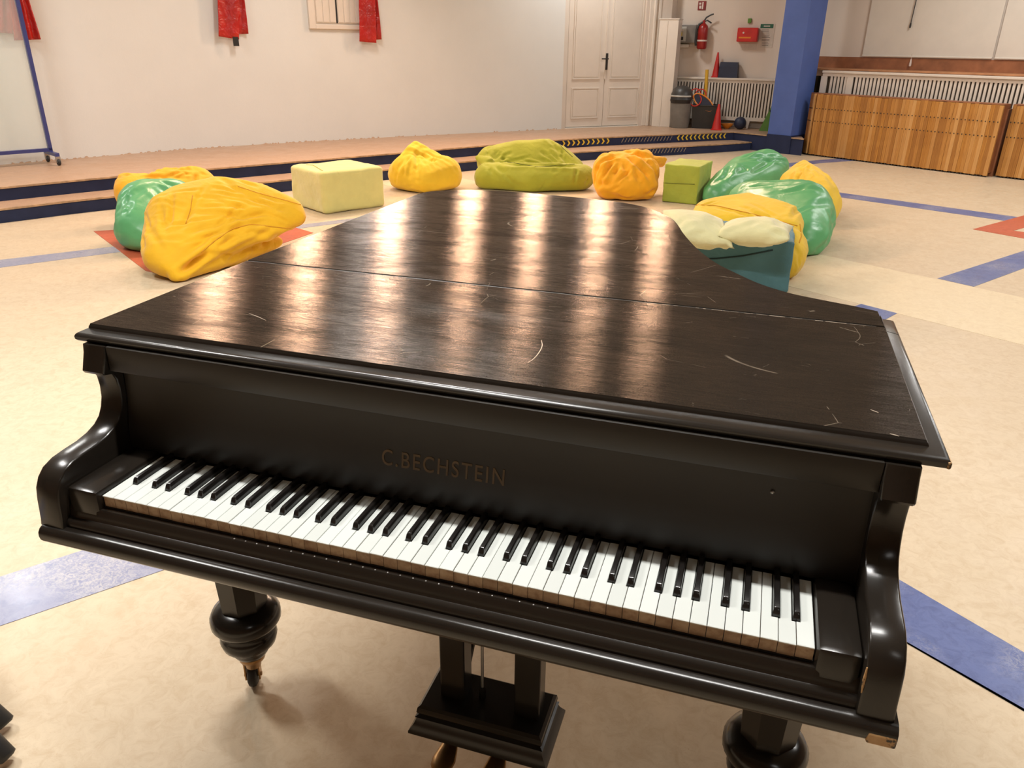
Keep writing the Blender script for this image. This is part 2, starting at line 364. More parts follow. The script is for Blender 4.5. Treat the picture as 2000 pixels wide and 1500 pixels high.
# inlays in the floor
def inlay(name, pts, mat, z=.0016, label=None):
    return MB().prism([(p[0], p[1]) for p in pts], -.002, z).obj(name, mat, FLOOR, label=label)
def px_poly(*q): return [tuple(on_z(x, y)[:2]) for x, y in q]
a, b = Vector((1.558, 5.40)), Vector((2.736, 4.676)); c, d = Vector((1.712, 4.17)), Vector((2.502, 3.709)); dr = (b-a).normalized()
inlay('pale_band', [a-dr*6, c-dr*6, c+dr*7.5, a+dr*7.5], M_PALE, .0012)
def band(name, p0, p1, q0, q1, e0, e1, mat, z=.0016, label=None):
    """stripe whose two edges run p0->p1 and q0->q1, lengthened by e0/e1 at its ends"""
    p0, p1, q0, q1 = map(Vector, (p0, p1, q0, q1)); t1 = (p1-p0).normalized(); t2 = (q1-q0).normalized()
    return inlay(name, [p0-t1*e0, q0-t2*e0, q1+t2*e1, p1+t1*e1], mat, z, label)
band('blue_stripe', (-4.10, 3.159), (-2.444, 5.324), (-3.922, 3.004), (-2.39, 5.204), 3, 1.2, M_BLUEW)
band('blue_stripe', on_z(0, 1127)[:2], on_z(153, 1078)[:2], on_z(0, 1223)[:2], on_z(310, 1117)[:2], 2.2, 1.6, M_BLUEW, label='wide worn blue stripe under the piano')
band('blue_stripe', on_z(1760, 1135)[:2], on_z(2000, 1275)[:2], on_z(1772, 1255)[:2], on_z(2000, 1385)[:2], 0.5, 2.5, M_BLUE, label='wide dark blue stripe right of the piano')
inlay('blue_stripe', px_poly((1831, 544), (1902, 560), (2000, 524), (2200, 448), (2200, 415), (2000, 490)), M_BLUE)
inlay('blue_stripe', px_poly((1600, 622), (1700, 640), (1752, 612), (1682, 594)), M_BLUE)
inlay('blue_stripe', px_poly((1600, 370), (1600, 377), (1645, 386), (1960, 431), (2100, 450), (2100, 440), (1980, 423), (1645, 377)), M_BLUE)
inlay('blue_stripe', px_poly((1540, 326), (1600, 319), (1668, 314), (1700, 311), (1650, 309), (1595, 313), (1520, 321)), M_BLUE)
inlay('red_inlay', px_poly((183, 452), (284, 529), (350, 545), (612, 455), (520, 428), (300, 444)), M_RED, .0021)
inlay('red_inlay', px_poly((1900, 448), (2000, 466), (2150, 490), (2150, 470), (1978, 451), (2150, 405), (2150, 372), (2000, 421)), M_RED, .0021)
inlay('red_inlay', px_poly((1270, 425), (1300, 442), (1345, 432), (1325, 420), (1285, 416)), M_RED, .0021)
# platform and steps
ET = [(-7.2, 1.1), (-6.2, 2.9), (-5.415, 4.375), (-4.96, 5.21), (-4.474, 5.948), (-3.177, 7.917), (-2.653, 8.746), (-1.60, 10.22), (-.45, 11.33), (.25, 11.98), (.50, 12.20)]
EL = [(-6.9, .9), (-5.95, 2.6), (-5.138, 4.10), (-4.71, 4.91), (-3.63, 6.51), (-2.50, 8.35), (-1.47, 9.72), (-.69, 10.52), (.30, 11.48), (.78, 12.02)]
et = spline([(a, b, 0) for a, b in ET], 5); el = spline([(a, b, 0) for a, b in EL], 5)
def slab(name, edge, back, z0, z1, tread, nos=.028):
    poly = [(p.x, p.y) for p in edge] + back
    o = MB().prism(poly, z0, z1-.012).obj(name, [M_NAVY]); struct(o)
    MB().prism(poly, z1-.012, z1).obj('tread', tread, o)
    mb = MB(); ts = []
    for i, p in enumerate(edge):
        t = (edge[min(i+1, len(edge)-1)]-edge[max(i-1, 0)]).normalized(); n = Vector((t.y, -t.x, 0)); ts.append(n)
    mb.loft([[Vector((p.x, p.y, z1-.014))+n*.0, Vector((p.x, p.y, z1-.014))+n*.012, Vector((p.x, p.y, z1+.001))+n*.010, Vector((p.x, p.y, z1+.001))-n*.02] for p, n in zip(edge, ts)])
    mb.obj('nosing', M_NOSE, o); return o
PLAT = slab('stage_platform', et + [Vector((1.089, 11.86, 0)), Vector((1.30, 11.735, 0)), Vector((1.52, 11.61, 0))], [(1.42, 12.9), (-.66, 13.12), (-.72,12.82), (-1.0, 12.6), (-2.1, 11.55)] + [(p.x-.03, p.y+.03) for p in reversed(wl)], 0, ZP, M_STEP)
STEP = slab('stage_step', el, [(.62, 12.12)] + [(p.x-.05, p.y+.05) for p in reversed(et[:-1])], 0, .12, M_STEP)
# ragged dark joint where wall meets platform
mb = MB()
for i in range(180):
    p0 = wl[min(len(wl)-2, random.randrange(len(wl)-1))]; p1 = wl[min(len(wl)-1, wl.index(p0)+1)]; t = random.random(); p = p0.lerp(p1, t); tt = (p1-p0).normalized(); n = Vector((tt.y, -tt.x, 0))
    L = random.uniform(.01, .05); h = random.uniform(.004, .018); q = p + n*.002
    mb.add([q+Vector((0,0,ZP)), q+tt*L+Vector((0,0,ZP)), q+tt*L*.7+Vector((0,0,ZP+h)), q+tt*L*.2+Vector((0,0,ZP+h*.8)), q+n*.01+Vector((0,0,ZP)), q+n*.01+tt*L+Vector((0,0,ZP))], [(0,1,2,3), (4,5,2,3), (0,4,3), (1,5,2)])
wl_o = bpy.data.objects['wall_left']; mb.obj('crumbled_plaster_edge', M_STEP, wl_o, stuff=True)
# tape marks on the risers
def riser_pt(edge, px, py, z, off=.004):
    best = None
    for i in range(len(edge)-1):
        A, B = edge[i], edge[i+1]; P = on_wall(px, py, A, B, off); t = (P-A).dot(B-A)/(B-A).length_squared
        if -.02 <= t <= 1.02 and abs(P.z-z) < .3: best = P; bt = (B-A).normalized()
    return (best, bt) if best else (None, None)
for k in range(22):
    px = 1101+k*9.6 if k < 10 else 1325+(k-10)*8.2; sgn = 1 if k < 10 else -1
    P, t = riser_pt(et, px, 276 - (px-1101)*.034, .19)
    if not P: continue
    P = Vector((P.x, P.y, .185)); w, h = .028*sgn, .036; up = Vector((0, 0, 1)); n = Vector((t.y, -t.x, 0))*.003
    pts = [P-t*w*.9+up*h, P-t*w*0+up*h, P+t*w+up*0, P-t*w*0-up*h, P-t*w*.9-up*h, P+t*w*.05]
    MB().add([p for p in pts]+[p+n for p in pts], [(0,1,2,5), (5,2,3,4), (6,7,8,11), (11,8,9,10), (1,2,8,7), (2,3,9,8), (0,5,11,6), (5,4,10,11), (0,1,7,6), (3,4,10,9)]).obj('chevron', M_YELTAPE, PLAT)
for edge, x0, x1, zc, par, dy in ((et, 1216, 1316, .185, PLAT, 0), (el, 1262, 1338, .07, STEP, 24)):
    mb = MB(); x = x0
    while x < x1:
        P, t = riser_pt(edge, x, 272+dy - (x-1216)*.045, zc)
        if P:
            P = Vector((P.x, P.y, zc)); up = Vector((0, 0, 1)); n = Vector((t.y, -t.x, 0))*.003
            pts = [P-t*.022-up*.03, P-t*.010-up*.03, P+t*.024+up*.03, P+t*.012+up*.03]; mb.add([p for p in pts]+[p+n for p in pts], [(0,1,2,3), (4,5,6,7), (0,1,5,4), (1,2,6,5), (2,3,7,6), (3,0,4,7)])
        x += 6.3
    mb.obj('grip_marks', M_GRIP, par, stuff=True)

# double door
MD = frame(DA, DB, ZP); MDi = MD.inverted(); DW = (DB-DA).length
door = struct(MB().box(-.02, DW+.03, .05, .08, 0, 2.6, MD).obj('door_1', M_TRIM))
def door_x(px, py): return (MDi @ on_wall(px, py, DA, DB))
xm = door_x(1182, 150).x
for (xa, xb) in ((.015, xm-.004), (xm+.004, DW-.02)):
    lf = MB().box(xa, xb, .02, .05, .02, 2.15, MD).obj('door_leaf', M_TRIM, door)
    for (za, zb) in ((.14, .60), (.72, 1.98)):
        mb = MB(); s_ = .085; X0, X1 = xa+s_, xb-s_
        for (u0, u1, w0, w1) in ((X0, X1, za, za+.02), (X0, X1, zb-.02, zb), (X0, X0+.02, za+.02, zb-.02), (X1-.02, X1, za+.02, zb-.02)):
            mb.box(u0, u1, .008, .02, w0, w1, MD, bev=.003)
        mb.box(X0+.035, X1-.035, .012, .02, za+.035, zb-.035, MD, bev=.003)
        mb.obj('door_panel', M_TRIM, lf)
MB().box(xm-.012, xm+.012, .004, .02, .72, 2.1, MD, bev=.003).obj('meeting_strip', M_TRIM, door)
hx = xm+.012
hb = MB().box(hx-.02, hx+.02, -.006, .004, .86, 1.10, MD, bev=.003).obj('handle_plate', M_HANDLE, door)
MB().tube([MD @ Vector((hx, -.005, 1.02)), MD @ Vector((hx, -.045, 1.02)), MD @ Vector((hx-.03, -.05, 1.02)), MD @ Vector((hx-.12, -.05, 1.02))], .009).obj('door_handle', M_HANDLE, hb, smooth=True)
MB().box(-.02, DW, .0, .06, 0, .012, MD).obj('door_light_strip', M_DOORLIGHT, door, label='pale strip painted for the light under the door')  # white strip stands in for light leaking under the door
# door casing and boxed pilaster right of door
tr = MB()
for (u0, u1, o0) in ((DW-.02, DW+.05, -.02), (DW+.05, DW+.09, -.05), (DW+.14, DW+.19, -.03)):
    tr.box(u0, u1, o0, .06, 0, 3.4, MD, bev=.006)
struct(tr.obj('trim_1', M_TRIM))
PA = on_z(1275, 246.5, ZP); PB = on_z(1296, 247.5, ZP); MP = frame(PA, PB, ZP)
w_ = (PB-PA).length; hz = on_wall(1285, 38, PA, PB).z-ZP
pil = struct(MB().box(-.02, w_+.10, -.02, .30, 0, hz, MP, bev=.004).obj('trim_2', M_TRIM))
MB().box(-.03, w_+.11, -.03, .31, hz, hz+.015, MP).obj('trim_cap', M_TRIM, pil)
MB().box(w_*.55, w_*.55+.015, -.03, -.02, 0, hz-.02, MP).obj('trim_edge', M_TRIM, pil)

# pillar
pc = Vector((1.335, 11.72, 0)); u = Vector((-.866, .5, 0)); v_ = Vector((.5, .866, 0)); u2, v2 = u*.38, v_*.48
MBp = MB().prism([tuple((pc+q)[:2]) for q in (Vector((0,0,0)), v2, u2+v2, u2)], ZP, H); PILLAR = struct(MBp.obj('pillar', M_PILLAR))
MB().prism([tuple((pc+q)[:2]) for q in (-u*.02-v_*.02, v2-u*.02, u2+v2, u2-v_*.02)], 0, ZP+.02).obj('pillar_base', M_NAVY, PILLAR)

# hatch with shutters on the left wall
def wall_seg(px, py, off=0):
    """wall-left segment behind a pixel -> (point, tangent, A, B)"""
    for i in range(len(wl)-1):
        A, B = wl[i], wl[i+1]; P = on_wall(px, py, A, B, off); t = (P-A).dot(B-A)/(B-A).length_squared
        if 0 <= t <= 1: return P, (B-A).normalized(), A, B
HA, ht, sA, sB = wall_seg(603, 56); HBp, _, _, _ = wall_seg(700, 50)
HA2 = Vector((HA.x, HA.y, 0)); HB2 = Vector((HBp.x, HBp.y, 0)); HB2 = HA2 + (HB2-HA2)*1.32
MH = frame(HA2, HB2, HA.z); Wd = (HB2-HA2).length
win = struct(MB().box(0, Wd, -.012, .06, 0, 1.1, MH).obj('window_1', M_TRIM))
for bx in ((0, .08, 0, 1.1), (Wd-.08, Wd, 0, 1.1), (.08, Wd-.08, 0, .05), (.08, Wd-.08, 1.05, 1.1)):
    MB().box(bx[0], bx[1], -.045, -.012, bx[2], bx[3], MH, bev=.005).obj('window_frame', M_TRIM, win)
xg = (MH.inverted() @ on_wall(657, 40, HA2, HB2)).x
for (a0, a1) in ((.10, xg-.012), (xg+.012, Wd-.10)):
    sh = MB().box(a0, a1, -.024, -.012, .07, 1.03, MH).obj('shutter', M_TRIM, win)
    n = max(3, int((a1-a0)/.075)); w1 = (a1-a0)/n
    for k in range(n): MB().box(a0+k*w1+.005, a0+(k+1)*w1-.005, -.033, -.024, .08, 1.02, MH, bev=.003).obj('slat', M_TRIM, sh)
MB().box(xg-.010, xg+.010, -.020, -.012, .07, 1.03, MH).obj('shutter_gap', M_DARK, win)

# right wall: blinds, window shelf, radiator covers
MR = frame(RW0, RW1, 0); MRi = MR.inverted()
def rx(px, py, off=0): return MRi @ on_wall(px, py, RW0, RW1, off)
zs = rx(1750, 113).z
x0b = .02
# ledge: vertical brown board on wall and shelf in front of it
zsh = rx(1750, 136, .02).z; x1b = 6.2
sh_d = min((k*.005 for k in range(8, 90)), key=lambda d_: abs(rx(1750, 152.5, d_).z-zsh))
sh = tag(MB().box(x0b+.05, x1b, -.02, -.002, zsh+.0, zs, MR).obj('window_ledge', M_SHELF), 'reddish brown window ledge above the white radiator cover on the right wall', 'ledge')
MB().box(x0b+.05, x1b, -sh_d, -.02, zsh-.025, zsh, MR, bev=.004).obj('shelf_board', M_SHELF2, sh, label='lighter brown shelf board')
def radiator(name, label, M, x0, x1, y0, zb, zt, pitch, top_rail, legs, stiles, group=None, bot=.06):
    r = thing(name, label, 'radiator cover', M @ Vector(((x0+x1)/2, y0, 0 if zb > .5 else zb)), 0)
    inv = Matrix.Translation(-r.location)
    MM = inv @ M
    MB().box(x0, x1, y0-.03, y0+.16, zt-.03, zt, MM, bev=.004).obj('cap_board', M_TRIM, r)
    MB().box(x0, x1, y0, y0+.02, zt-.03-top_rail, zt-.03, MM).obj('top_rail', M_TRIM, r)
    MB().box(x0, x1, y0, y0+.02, zb, zb+bot, MM).obj('bottom_rail', M_TRIM, r)
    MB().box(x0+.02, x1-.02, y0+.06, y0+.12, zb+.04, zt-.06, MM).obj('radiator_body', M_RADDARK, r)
    for s in stiles: MB().box(s-.045, s+.045, y0-.004, y0+.02, zb+bot, zt-.03-top_rail, MM).obj('stile', M_TRIM, r)
    for s in legs: MB().add([MM @ Vector(p) for p in ((s-.03, y0, zb), (s+.03, y0, zb), (s+.012, y0, ZP), (s-.012, y0, ZP), (s-.03, y0+.03, zb), (s+.03, y0+.03, zb), (s+.012, y0+.03, ZP), (s-.012, y0+.03, ZP))], [(0,1,2,3), (4,5,6,7), (0,1,5,4), (1,2,6,5), (2,3,7,6), (3,0,4,7)]).obj('leg', M_TRIM, r)
    sm = MB().box(-pitch*.29, pitch*.29, 0, .018, zb+bot, zt-.03-top_rail).mesh('slat', M_TRIM)
    x = x0+pitch*.7
    while x < x1-pitch*.5:
        if not any(abs(x-s) < .045+pitch*.3 for s in stiles):
            o = link('slat', sm, r); o.matrix_local = MM @ Matrix.Translation((x, y0+.001, 0))
        x += pitch
    return r
ya = min((k*.005 for k in range(10, 120)), key=lambda d_: abs(rx(1750, 155.5, d_+.03).z-(zsh-.028)))
zr = zsh-.028; xa = rx(1606, 152, ya).x; ztr = rx(1750, 157, ya+.03).z
radiator('radiator_cover', 'long white slatted radiator cover behind the stacked wooden panels', MR, xa, 6.2, -ya, .10, zr, (rx(1900, 180, ya).x-rx(1700, 180, ya).x)/25.0, .045, [], [rx(1656, 180, ya).x, xa+.03])
# blinds
bx = [rx(1695, 60).x, rx(1955, 60).x]
for i, (xA, xB) in enumerate(((bx[0], bx[1]-.015), (bx[1]+.015, bx[1]+2.2))):
    o = MB().box(xA, xB, -.035, -.03, zs+.005, 3.6, MR).obj('roller_blind', M_BLIND)
    tag(o, ['white roller blind with a dark hanging cord, left of the wall gap on the right', 'white roller blind at the far right edge beside the thin dark gap'][i], 'blind', 'roller blinds above the window ledge')
    MB().tube([MR @ Vector((xA, -.035, zs+.02)), MR @ Vector((xB, -.035, zs+.02))], .012).obj('hem_bar', M_BLIND, o)
cx = rx(1778, 50, .06)
o = MB().tube([MR @ Vector((cx.x+.03, -.06, 2.6)), MR @ Vector((cx.x, -.06, cx.z))], .006).obj('blind_cord', M_DARK); tag(o, 'thin dark blind cord hanging in front of the white blind', 'cord')
MB().tube([MR @ Vector((cx.x, -.06, cx.z+.03)), MR @ Vector((cx.x, -.06, cx.z-.03))], .011).obj('cord_end', M_DARK, o)
k2 = rx(1778, 124, .045)
o = MB().lathe([(.001, .06), (.007, .055), (.016, .0), (.015, -.035), (.001, -.045)], 12, Matrix.Translation(MR @ Vector((k2.x, -.045, k2.z)))).obj('cord_knob', M_SIGNW, smooth=True); tag(o, 'small white teardrop blind-cord knob hanging before the brown ledge', 'knob')
MB().tube([MR @ Vector((k2.x, -.045, k2.z+.05)), MR @ Vector((k2.x, -.045, zs+.06))], .003).obj('string', M_SIGNW, o)

# alcove wall fittings
MA = frame(AW0, AW1, 0); MAi = MA.inverted()
def ax(px, py, off=0): return MAi @ on_wall(px, py, AW0, AW1, off)
t0 = ax(1307, 149, .2); t1 = ax(1522, 153, .2); ztA = t0.z; zbA = ax(1450, 236, .17).z
radiator('radiator_cover', 'white slatted radiator cover in the alcove left of the blue pillar', MA, t0.x-.05, t1.x+.05, -.17, zbA, ztA, (t1.x-t0.x)/36, .045, [ax(1460, 240, .17).x], [], bot=.055)
def wbox(name, x0p, y0p, x1p, y1p, o0, o1, mat, label, cat, group=None, M=MA, bev=.006):
    a = ax(x0p, y0p, o1); b = ax(x1p, y1p, o1)
    o = MB().box(a.x, b.x, -o1, -o0, b.z, a.z, M, bev=bev).obj(name, mat)
    if cat: tag(o, label, cat, group)
    return o
# exit sign
o = wbox('fire_sign', 1364, 2, 1378, 20, .0, .012, M_SIGNR, 'small dark red fire sign high on the alcove wall', 'sign')
for (x0, y0, x1, y1) in ((1366, 5, 1369.5, 9), (1366, 11, 1369.5, 17), (1372, 4, 1373, 18)):
    a = ax(x0, y0, .014); b = ax(x1, y1, .014); MB().box(a.x, b.x, -.016, -.012, b.z, a.z, MA).obj('sign_mark', M_SIGNW, o)
# call box panel
o = wbox('control_box', 1312, 48, 1357, 84, .0, .12, M_GREY, 'grey metal control box with a light front panel left of the extinguisher', 'control box')
a = ax(1315, 52, .13); b = ax(1339, 81, .13); MB().box(a.x, b.x, -.135, -.12, b.z, a.z, MA, bev=.003).obj('front_panel', M_LGREY, o)
for (x0, y0, x1, y1, mt, nm) in ((1318, 57, 1335, 61, M_SIGNW, 'label_strip'), (1322, 63, 1332, 70, M_YELTAPE, 'yellow_sticker'), (1320, 71, 1324, 77, M_DARK, 'switch'), (1327, 72, 1334, 78, M_DARK, 'switch')):
    a = ax(x0, y0, .14); b = ax(x1, y1, .14); MB().box(a.x, b.x, -.145, -.135, b.z, a.z, MA).obj(nm, mt, o)
a = ax(1312, 86, .06); b = ax(1345, 93, .06); o = MB().box(a.x, b.x, -.06, 0, b.z, a.z, MA, bev=.004).obj('conduit_box', M_TRIM); tag(o, 'pale flat conduit box right below the grey control box', 'box')
# extinguisher
eb = ax(1369, 96, .16); et_ = ax(1376, 45, .16); hE = et_.z-eb.z; MX = MA @ Matrix.Translation((eb.x, -.13, eb.z)); rE = .078
ex = thing('fire_extinguisher', 'dark red fire extinguisher with black hose hung on the alcove wall', 'extinguisher', MX.translation); inv = Matrix.Translation(-ex.location)
ME = inv @ MX
MB().lathe([(.001, 0), (rE*.8, 0), (rE, .02), (rE, hE*.78), (rE*.85, hE*.9), (rE*.4, hE*.98), (.022, hE), (.022, hE+.04), (.001, hE+.04)], 24, ME).obj('cylinder', M_REDX, ex, smooth=True)
MB().tube([ME @ Vector(p) for p in ((0, 0, hE+.03), (.03, 0, hE+.08), (.10, 0, hE+.12), (.14, 0, hE+.13))], .012).obj('lever', M_DARK, ex, smooth=True)
MB().tube([ME @ Vector(p) for p in ((0, 0, hE+.02), (.05, 0, hE+.04), (.12, 0, hE+.0))], .011).obj('lever', M_DARK, ex, smooth=True)
MB().tube([ME @ Vector(p) for p in ((0, 0, hE+.02), (-.07, -.02, hE-.02), (-.10, -.03, hE*.75), (-.10, -.03, hE*.3), (-.09, -.03, .05))], .017).obj('hose', M_DARK, ex, smooth=True)
MB().lathe([(rE+.002, hE*.3), (rE+.002, hE*.36)], 24, ME).obj('label_band', M_SIGNW, ex)
MB().box(-.10, .02, .06, .13, hE*.6, hE*.66, ME).obj('wall_bracket', M_GREY, ex)
# red box, indicator, notice
o = wbox('red_alarm_box', 1441, 54, 1478, 82, .0, .14, M_REDP, 'bright red fire alarm box mounted above the navy crate', 'alarm box', bev=.012)
a = ax(1452, 64, .15); MB().lathe([(.001, .0), (.014, .0), (.014, .01), (.001, .01)], 12, MA @ Matrix.Translation((a.x, -.14, a.z)) @ Matrix.Rotation(math.pi/2, 4, 'X')).obj('white_button', M_SIGNW, o)
a = ax(1443, 72, .145); b = ax(1466, 75, .145); MB().box(a.x, b.x, -.145, -.14, b.z, a.z, MA).obj('lettering_strip', M_ORNP, o)
a = ax(1447, 85, .02); b = ax(1476, 97, .02); tag(MB().box(a.x, b.x, -.008, 0, b.z, a.z, MA).obj('blank_card', M_PAPER), 'pale blank card directly under the red alarm box', 'card')
a = ax(1461, 36, .03); b = ax(1467, 45, .03); tag(MB().box(a.x, b.x, -.03, 0, b.z, a.z, MA, bev=.006).obj('wall_switch', M_GREENP), 'tiny dark green switch above the red alarm box', 'switch')
o = wbox('safety_notice', 1485, 47, 1508, 93, .0, .006, M_PAPER, 'white printed notice with a dark green heading beside the blue pillar', 'notice', bev=0)
a = ax(1486, 47, .008); b = ax(1510, 55, .008); MB().box(a.x, b.x, -.010, -.006, b.z, a.z, MA).obj('green_heading', M_SIGNG, o)
a = ax(1492, 50, .012); b = ax(1504, 52, .012); MB().box(a.x, b.x, -.012, -.010, b.z, a.z, MA).obj('heading_text', M_SIGNW, o)
mb = MB()
for yy in (58, 61, 64, 68, 70, 73, 77, 79, 82, 85, 88):
    a = ax(1488, yy, .008); b = ax(1504-random.random()*4, yy+1.1, .008); mb.box(a.x, b.x, -.0085, -.006, b.z, a.z, MA)
mb.obj('text_lines', M_INK, o, stuff=True)

# things on the radiator shelf
def cone(name, label, base, h, r0, r1, square, mat, group=None, ringmat=None):
    t = thing(name, label, 'cone', base, 0, group)
    MB().lathe([(.001, .012), (r0, .012), (r1, h), (r1*.55, h), (.001, h-.01)], 20).obj('cone_body', mat, t, smooth=True)
    MB().box(-square, square, -square, square, 0, .014, bev=.005).obj('base_plate', mat, t)
    return t
b = ax(1398, 146, .10); tp = ax(1402, 97, .10); cone('sports_cone', 'tall red cone standing on the alcove radiator cover beside the navy crate', MA @ Vector((b.x, -.10, ztA)), tp.z-b.z, .062, .012, .068, M_REDP)
a = ax(1407, 121, .10); b = ax(1441, 147, .10)
cr = thing('storage_crate', 'navy blue plastic crate standing on the alcove radiator cover', 'crate', MA @ Vector(((a.x+b.x)/2, -.10, ztA))); inv = Matrix.Translation(-cr.location) @ MA; w2 = (b.x-a.x)/2; cc = (a.x+b.x)/2; hc = a.z-ztA
MB().loft([[inv @ Vector((cc+sx*w2*f, -.10+sy*.075*f, ztA+z)) for sx, sy in ((-1,-1),(1,-1),(1,1),(-1,1))] for f, z in ((1.0, 0), (.97, hc*.7), (.9, hc))]).obj('crate_body', M_BLUEP, cr)
MB().loft([[inv @ Vector((cc+sx*w2*f, -.10+sy*.078*f, ztA+z)) for sx, sy in ((-1,-1),(1,-1),(1,1),(-1,1))] for f, z in ((1.03, .001), (1.03, .02))]).obj('crate_rim', M_BLUEP, cr)

# things on the platform in the alcove
def onP(px, py): return on_z(px, py, ZP)
B = onP(1326, 249); sc_ = (Vector((B.x, B.y, 0))-Vector((CPOS.x, CPOS.y, 0))).length/F_PX
def hgt(P, px, py):
    """height above the ground point P of what is seen at row py"""
    d = ray(px, py); D = math.hypot(P.x-CPOS.x, P.y-CPOS.y); return CPOS.z + d.z*D/math.hypot(d.x, d.y) - P.z
hB = hgt(B, 1326, 166); rB = 21*sc_*.93
bt = thing('waste_bin', 'tall grey swing-top waste bin against the alcove corner', 'bin', (B.x, B.y-.0, ZP))
MB().lathe([(.001, 0), (rB*.82, 0), (rB*.86, .02), (rB, hB*.62), (rB*1.04, hB*.63), (rB*1.04, hB*.66), (rB*.95, hB*.66), (.001, hB*.66)], 28).obj('bin_body', M_BIN, bt, smooth=True)
prof = [(rB*1.0, hB*.66), (rB*1.02, hB*.72), (rB*.98, hB*.80), (rB*.82, hB*.90), (rB*.5, hB*.97), (.001, hB)]
MB().lathe(prof, 28).obj('domed_lid', M_BINL, bt, smooth=True)
MB().tube([Vector((rB*1.03*math.cos(a), rB*1.03*math.sin(a), hB*.75)) for a in np.linspace(-2.6, -.6, 14)], .014, 6).obj('flap_rim', M_LGREY, bt, smooth=True)
fl = [[Vector((rB*1.03*math.cos(a)*f, rB*1.03*math.sin(a)*f, hB*z)) for a in np.linspace(-2.6, -.6, 12)] for f, z in ((1.01, .74), (1.09, .67), (1.0, .585))]
MB().loft(fl, close=False, cap=False).obj('flap', M_DARK, bt)
# black tub with equipment
T = onP(1375, 249.6); wT = 23.5*sc_; hT = hgt(T, 1372, 205)
tub = thing('equipment_tub', 'black square tub standing between the waste bin and the floor cone', 'tub', (T.x, T.y, ZP))
MB().loft([[Vector((sx*wT*f, sy*wT*.8*f, z)) for sx, sy in ((-1,-1),(1,-1),(1,1),(-1,1))] for f, z in ((.88, 0), (1, hT), (.94, hT), (.84, .02))]).obj('tub_body', M_DARK, tub)
MB().tube([(-wT, -wT*.8, hT), (wT, -wT*.8, hT), (wT, wT*.8, hT), (-wT, wT*.8, hT)], .012, 6, closed=True).obj('tub_rim', M_DARK, tub)
def hoop(name, label, px, py, D, rpx, rpy, tilt, mat, th=.008, group=None):
    P = at(px, py, D); mb = MB(); R_ = rpx*D/F_PX; R2 = rpy*D/F_PX; pts = []
    c, s = math.cos(tilt), math.sin(tilt)
    for k in range(28):
        a = 2*math.pi*k/28; x, z = R_*math.cos(a), R2*math.sin(a); pts.append(P + Vector((1, 0, 0))*(x*c-z*s) + Vector((0, .25, 1))*(x*s+z*c))
    return tag(centre(mb.tube(pts, th, 6, closed=True).obj(name, mat, smooth=True)), label, 'hoop', group)
B_=0
DT = math.hypot(T.x-CPOS.x, T.y-CPOS.y)
racket = thing('tennis_racket', 'orange rimmed racket with dark blue face leaning in the black tub', 'racket', at(1374, 200, DT-.15))
Pc = Vector((0, 0, 0)); pts = []
for k in range(28):
    a = 2*math.pi*k/28; x, z = .19*math.cos(a), .085*math.sin(a); c, s = math.cos(-.62), math.sin(-.62); pts.append(Vector((x*c-z*s, 0, x*s+z*c)))
MB().tube(pts, .011, 6, closed=True).obj('racket_rim', M_ORNP, racket, smooth=True)
MB().add([p*.97 for p in pts]+[p*.97+Vector((0, .01, 0)) for p in pts], [tuple(range(28)), tuple(range(28, 56))]).obj('racket_face', M_BLUEP, racket)
for i, (px, py, rr, tl) in enumerate(((1358, 183, 9, .2), (1369, 184, 9, -.4), (1359, 196, 10, .9))):
    hoop('throwing_ring', ['red throwing ring leaning highest left out of the black tub', 'red throwing ring just right of the highest ring in the black tub', 'red throwing ring hanging lowest over the left rim of the black tub'][i], px, py, DT-.05-.05*i, rr, rr*.9, tl, M_REDP, .009, 'red rings in the black tub')
a = at(1377, 206, DT); b = at(1381, 136, DT)
tag(centre(MB().tube([a, b], .028, 10).obj('yellow_post', M_ORNP if False else plain('ochre_plastic', (.62, .36, .03), .45), smooth=True)), 'upright yellow post standing in the black tub before the radiator', 'post')
C1 = onP(1399, 253.6); cone('sports_cone', 'glossy red cone standing on the platform floor beside the black tub', C1, hgt(C1, 1400, 203), .075, .016, .085, M_REDP)
C2 = onP(1419, 251); o = MB().lathe([(.001, .0), (.03, 0), (.09, .05), (.10, .075), (.085, .07), (.001, .02)], 20).obj('marker_dish', M_ORNP, smooth=True); o.location = C2; tag(o, 'small flat orange marker dish upturned on the platform beside the red cone', 'marker')
Bl = onP(1444, 252.5); rb = hgt(Bl, 1444, 228)/2; bm = bmesh.new(); bmesh.ops.create_icosphere(bm, subdivisions=4, radius=rb); me = bpy.data.meshes.new('ball'); bm.to_mesh(me); bm.free(); me.materials.append(M_BLUEP); me.polygons.foreach_set('use_smooth', [True]*len(me.polygons))
o = link('ball', me); o.location = (Bl.x, Bl.y, ZP+rb); tag(o, 'dark blue ball lying under the alcove radiator cover', 'ball')
G = onP(1500, 256); hG = hgt(G, 1508, 186)
gp = thing('climbing_hold_board', 'green tapered board with dark holes leaning beside the blue pillar', 'board', G)
MB().add([Vector(p) for p in ((-.14, -.03, 0), (.18, -.03, 0), (.22, .02, hG), (.06, .02, hG), (-.14, .02, 0), (.18, .02, 0), (.22, .06, hG), (.06, .06, hG))], [(0,1,2,3), (4,5,6,7), (0,1,5,4), (1,2,6,5), (2,3,7,6), (3,0,4,7)]).obj('board_body', M_GREENP, gp)
for (x, z) in ((-.06, .09), (.0, .30), (.06, .50)):
    MB().lathe([(.001, 0), (.018, 0), (.018, .012), (.001, .012)], 10, Matrix.Translation((x, -.012+z*.06, z)) @ Matrix.Rotation(math.pi/2, 4, 'X')).obj('hole', M_DARK, gp)

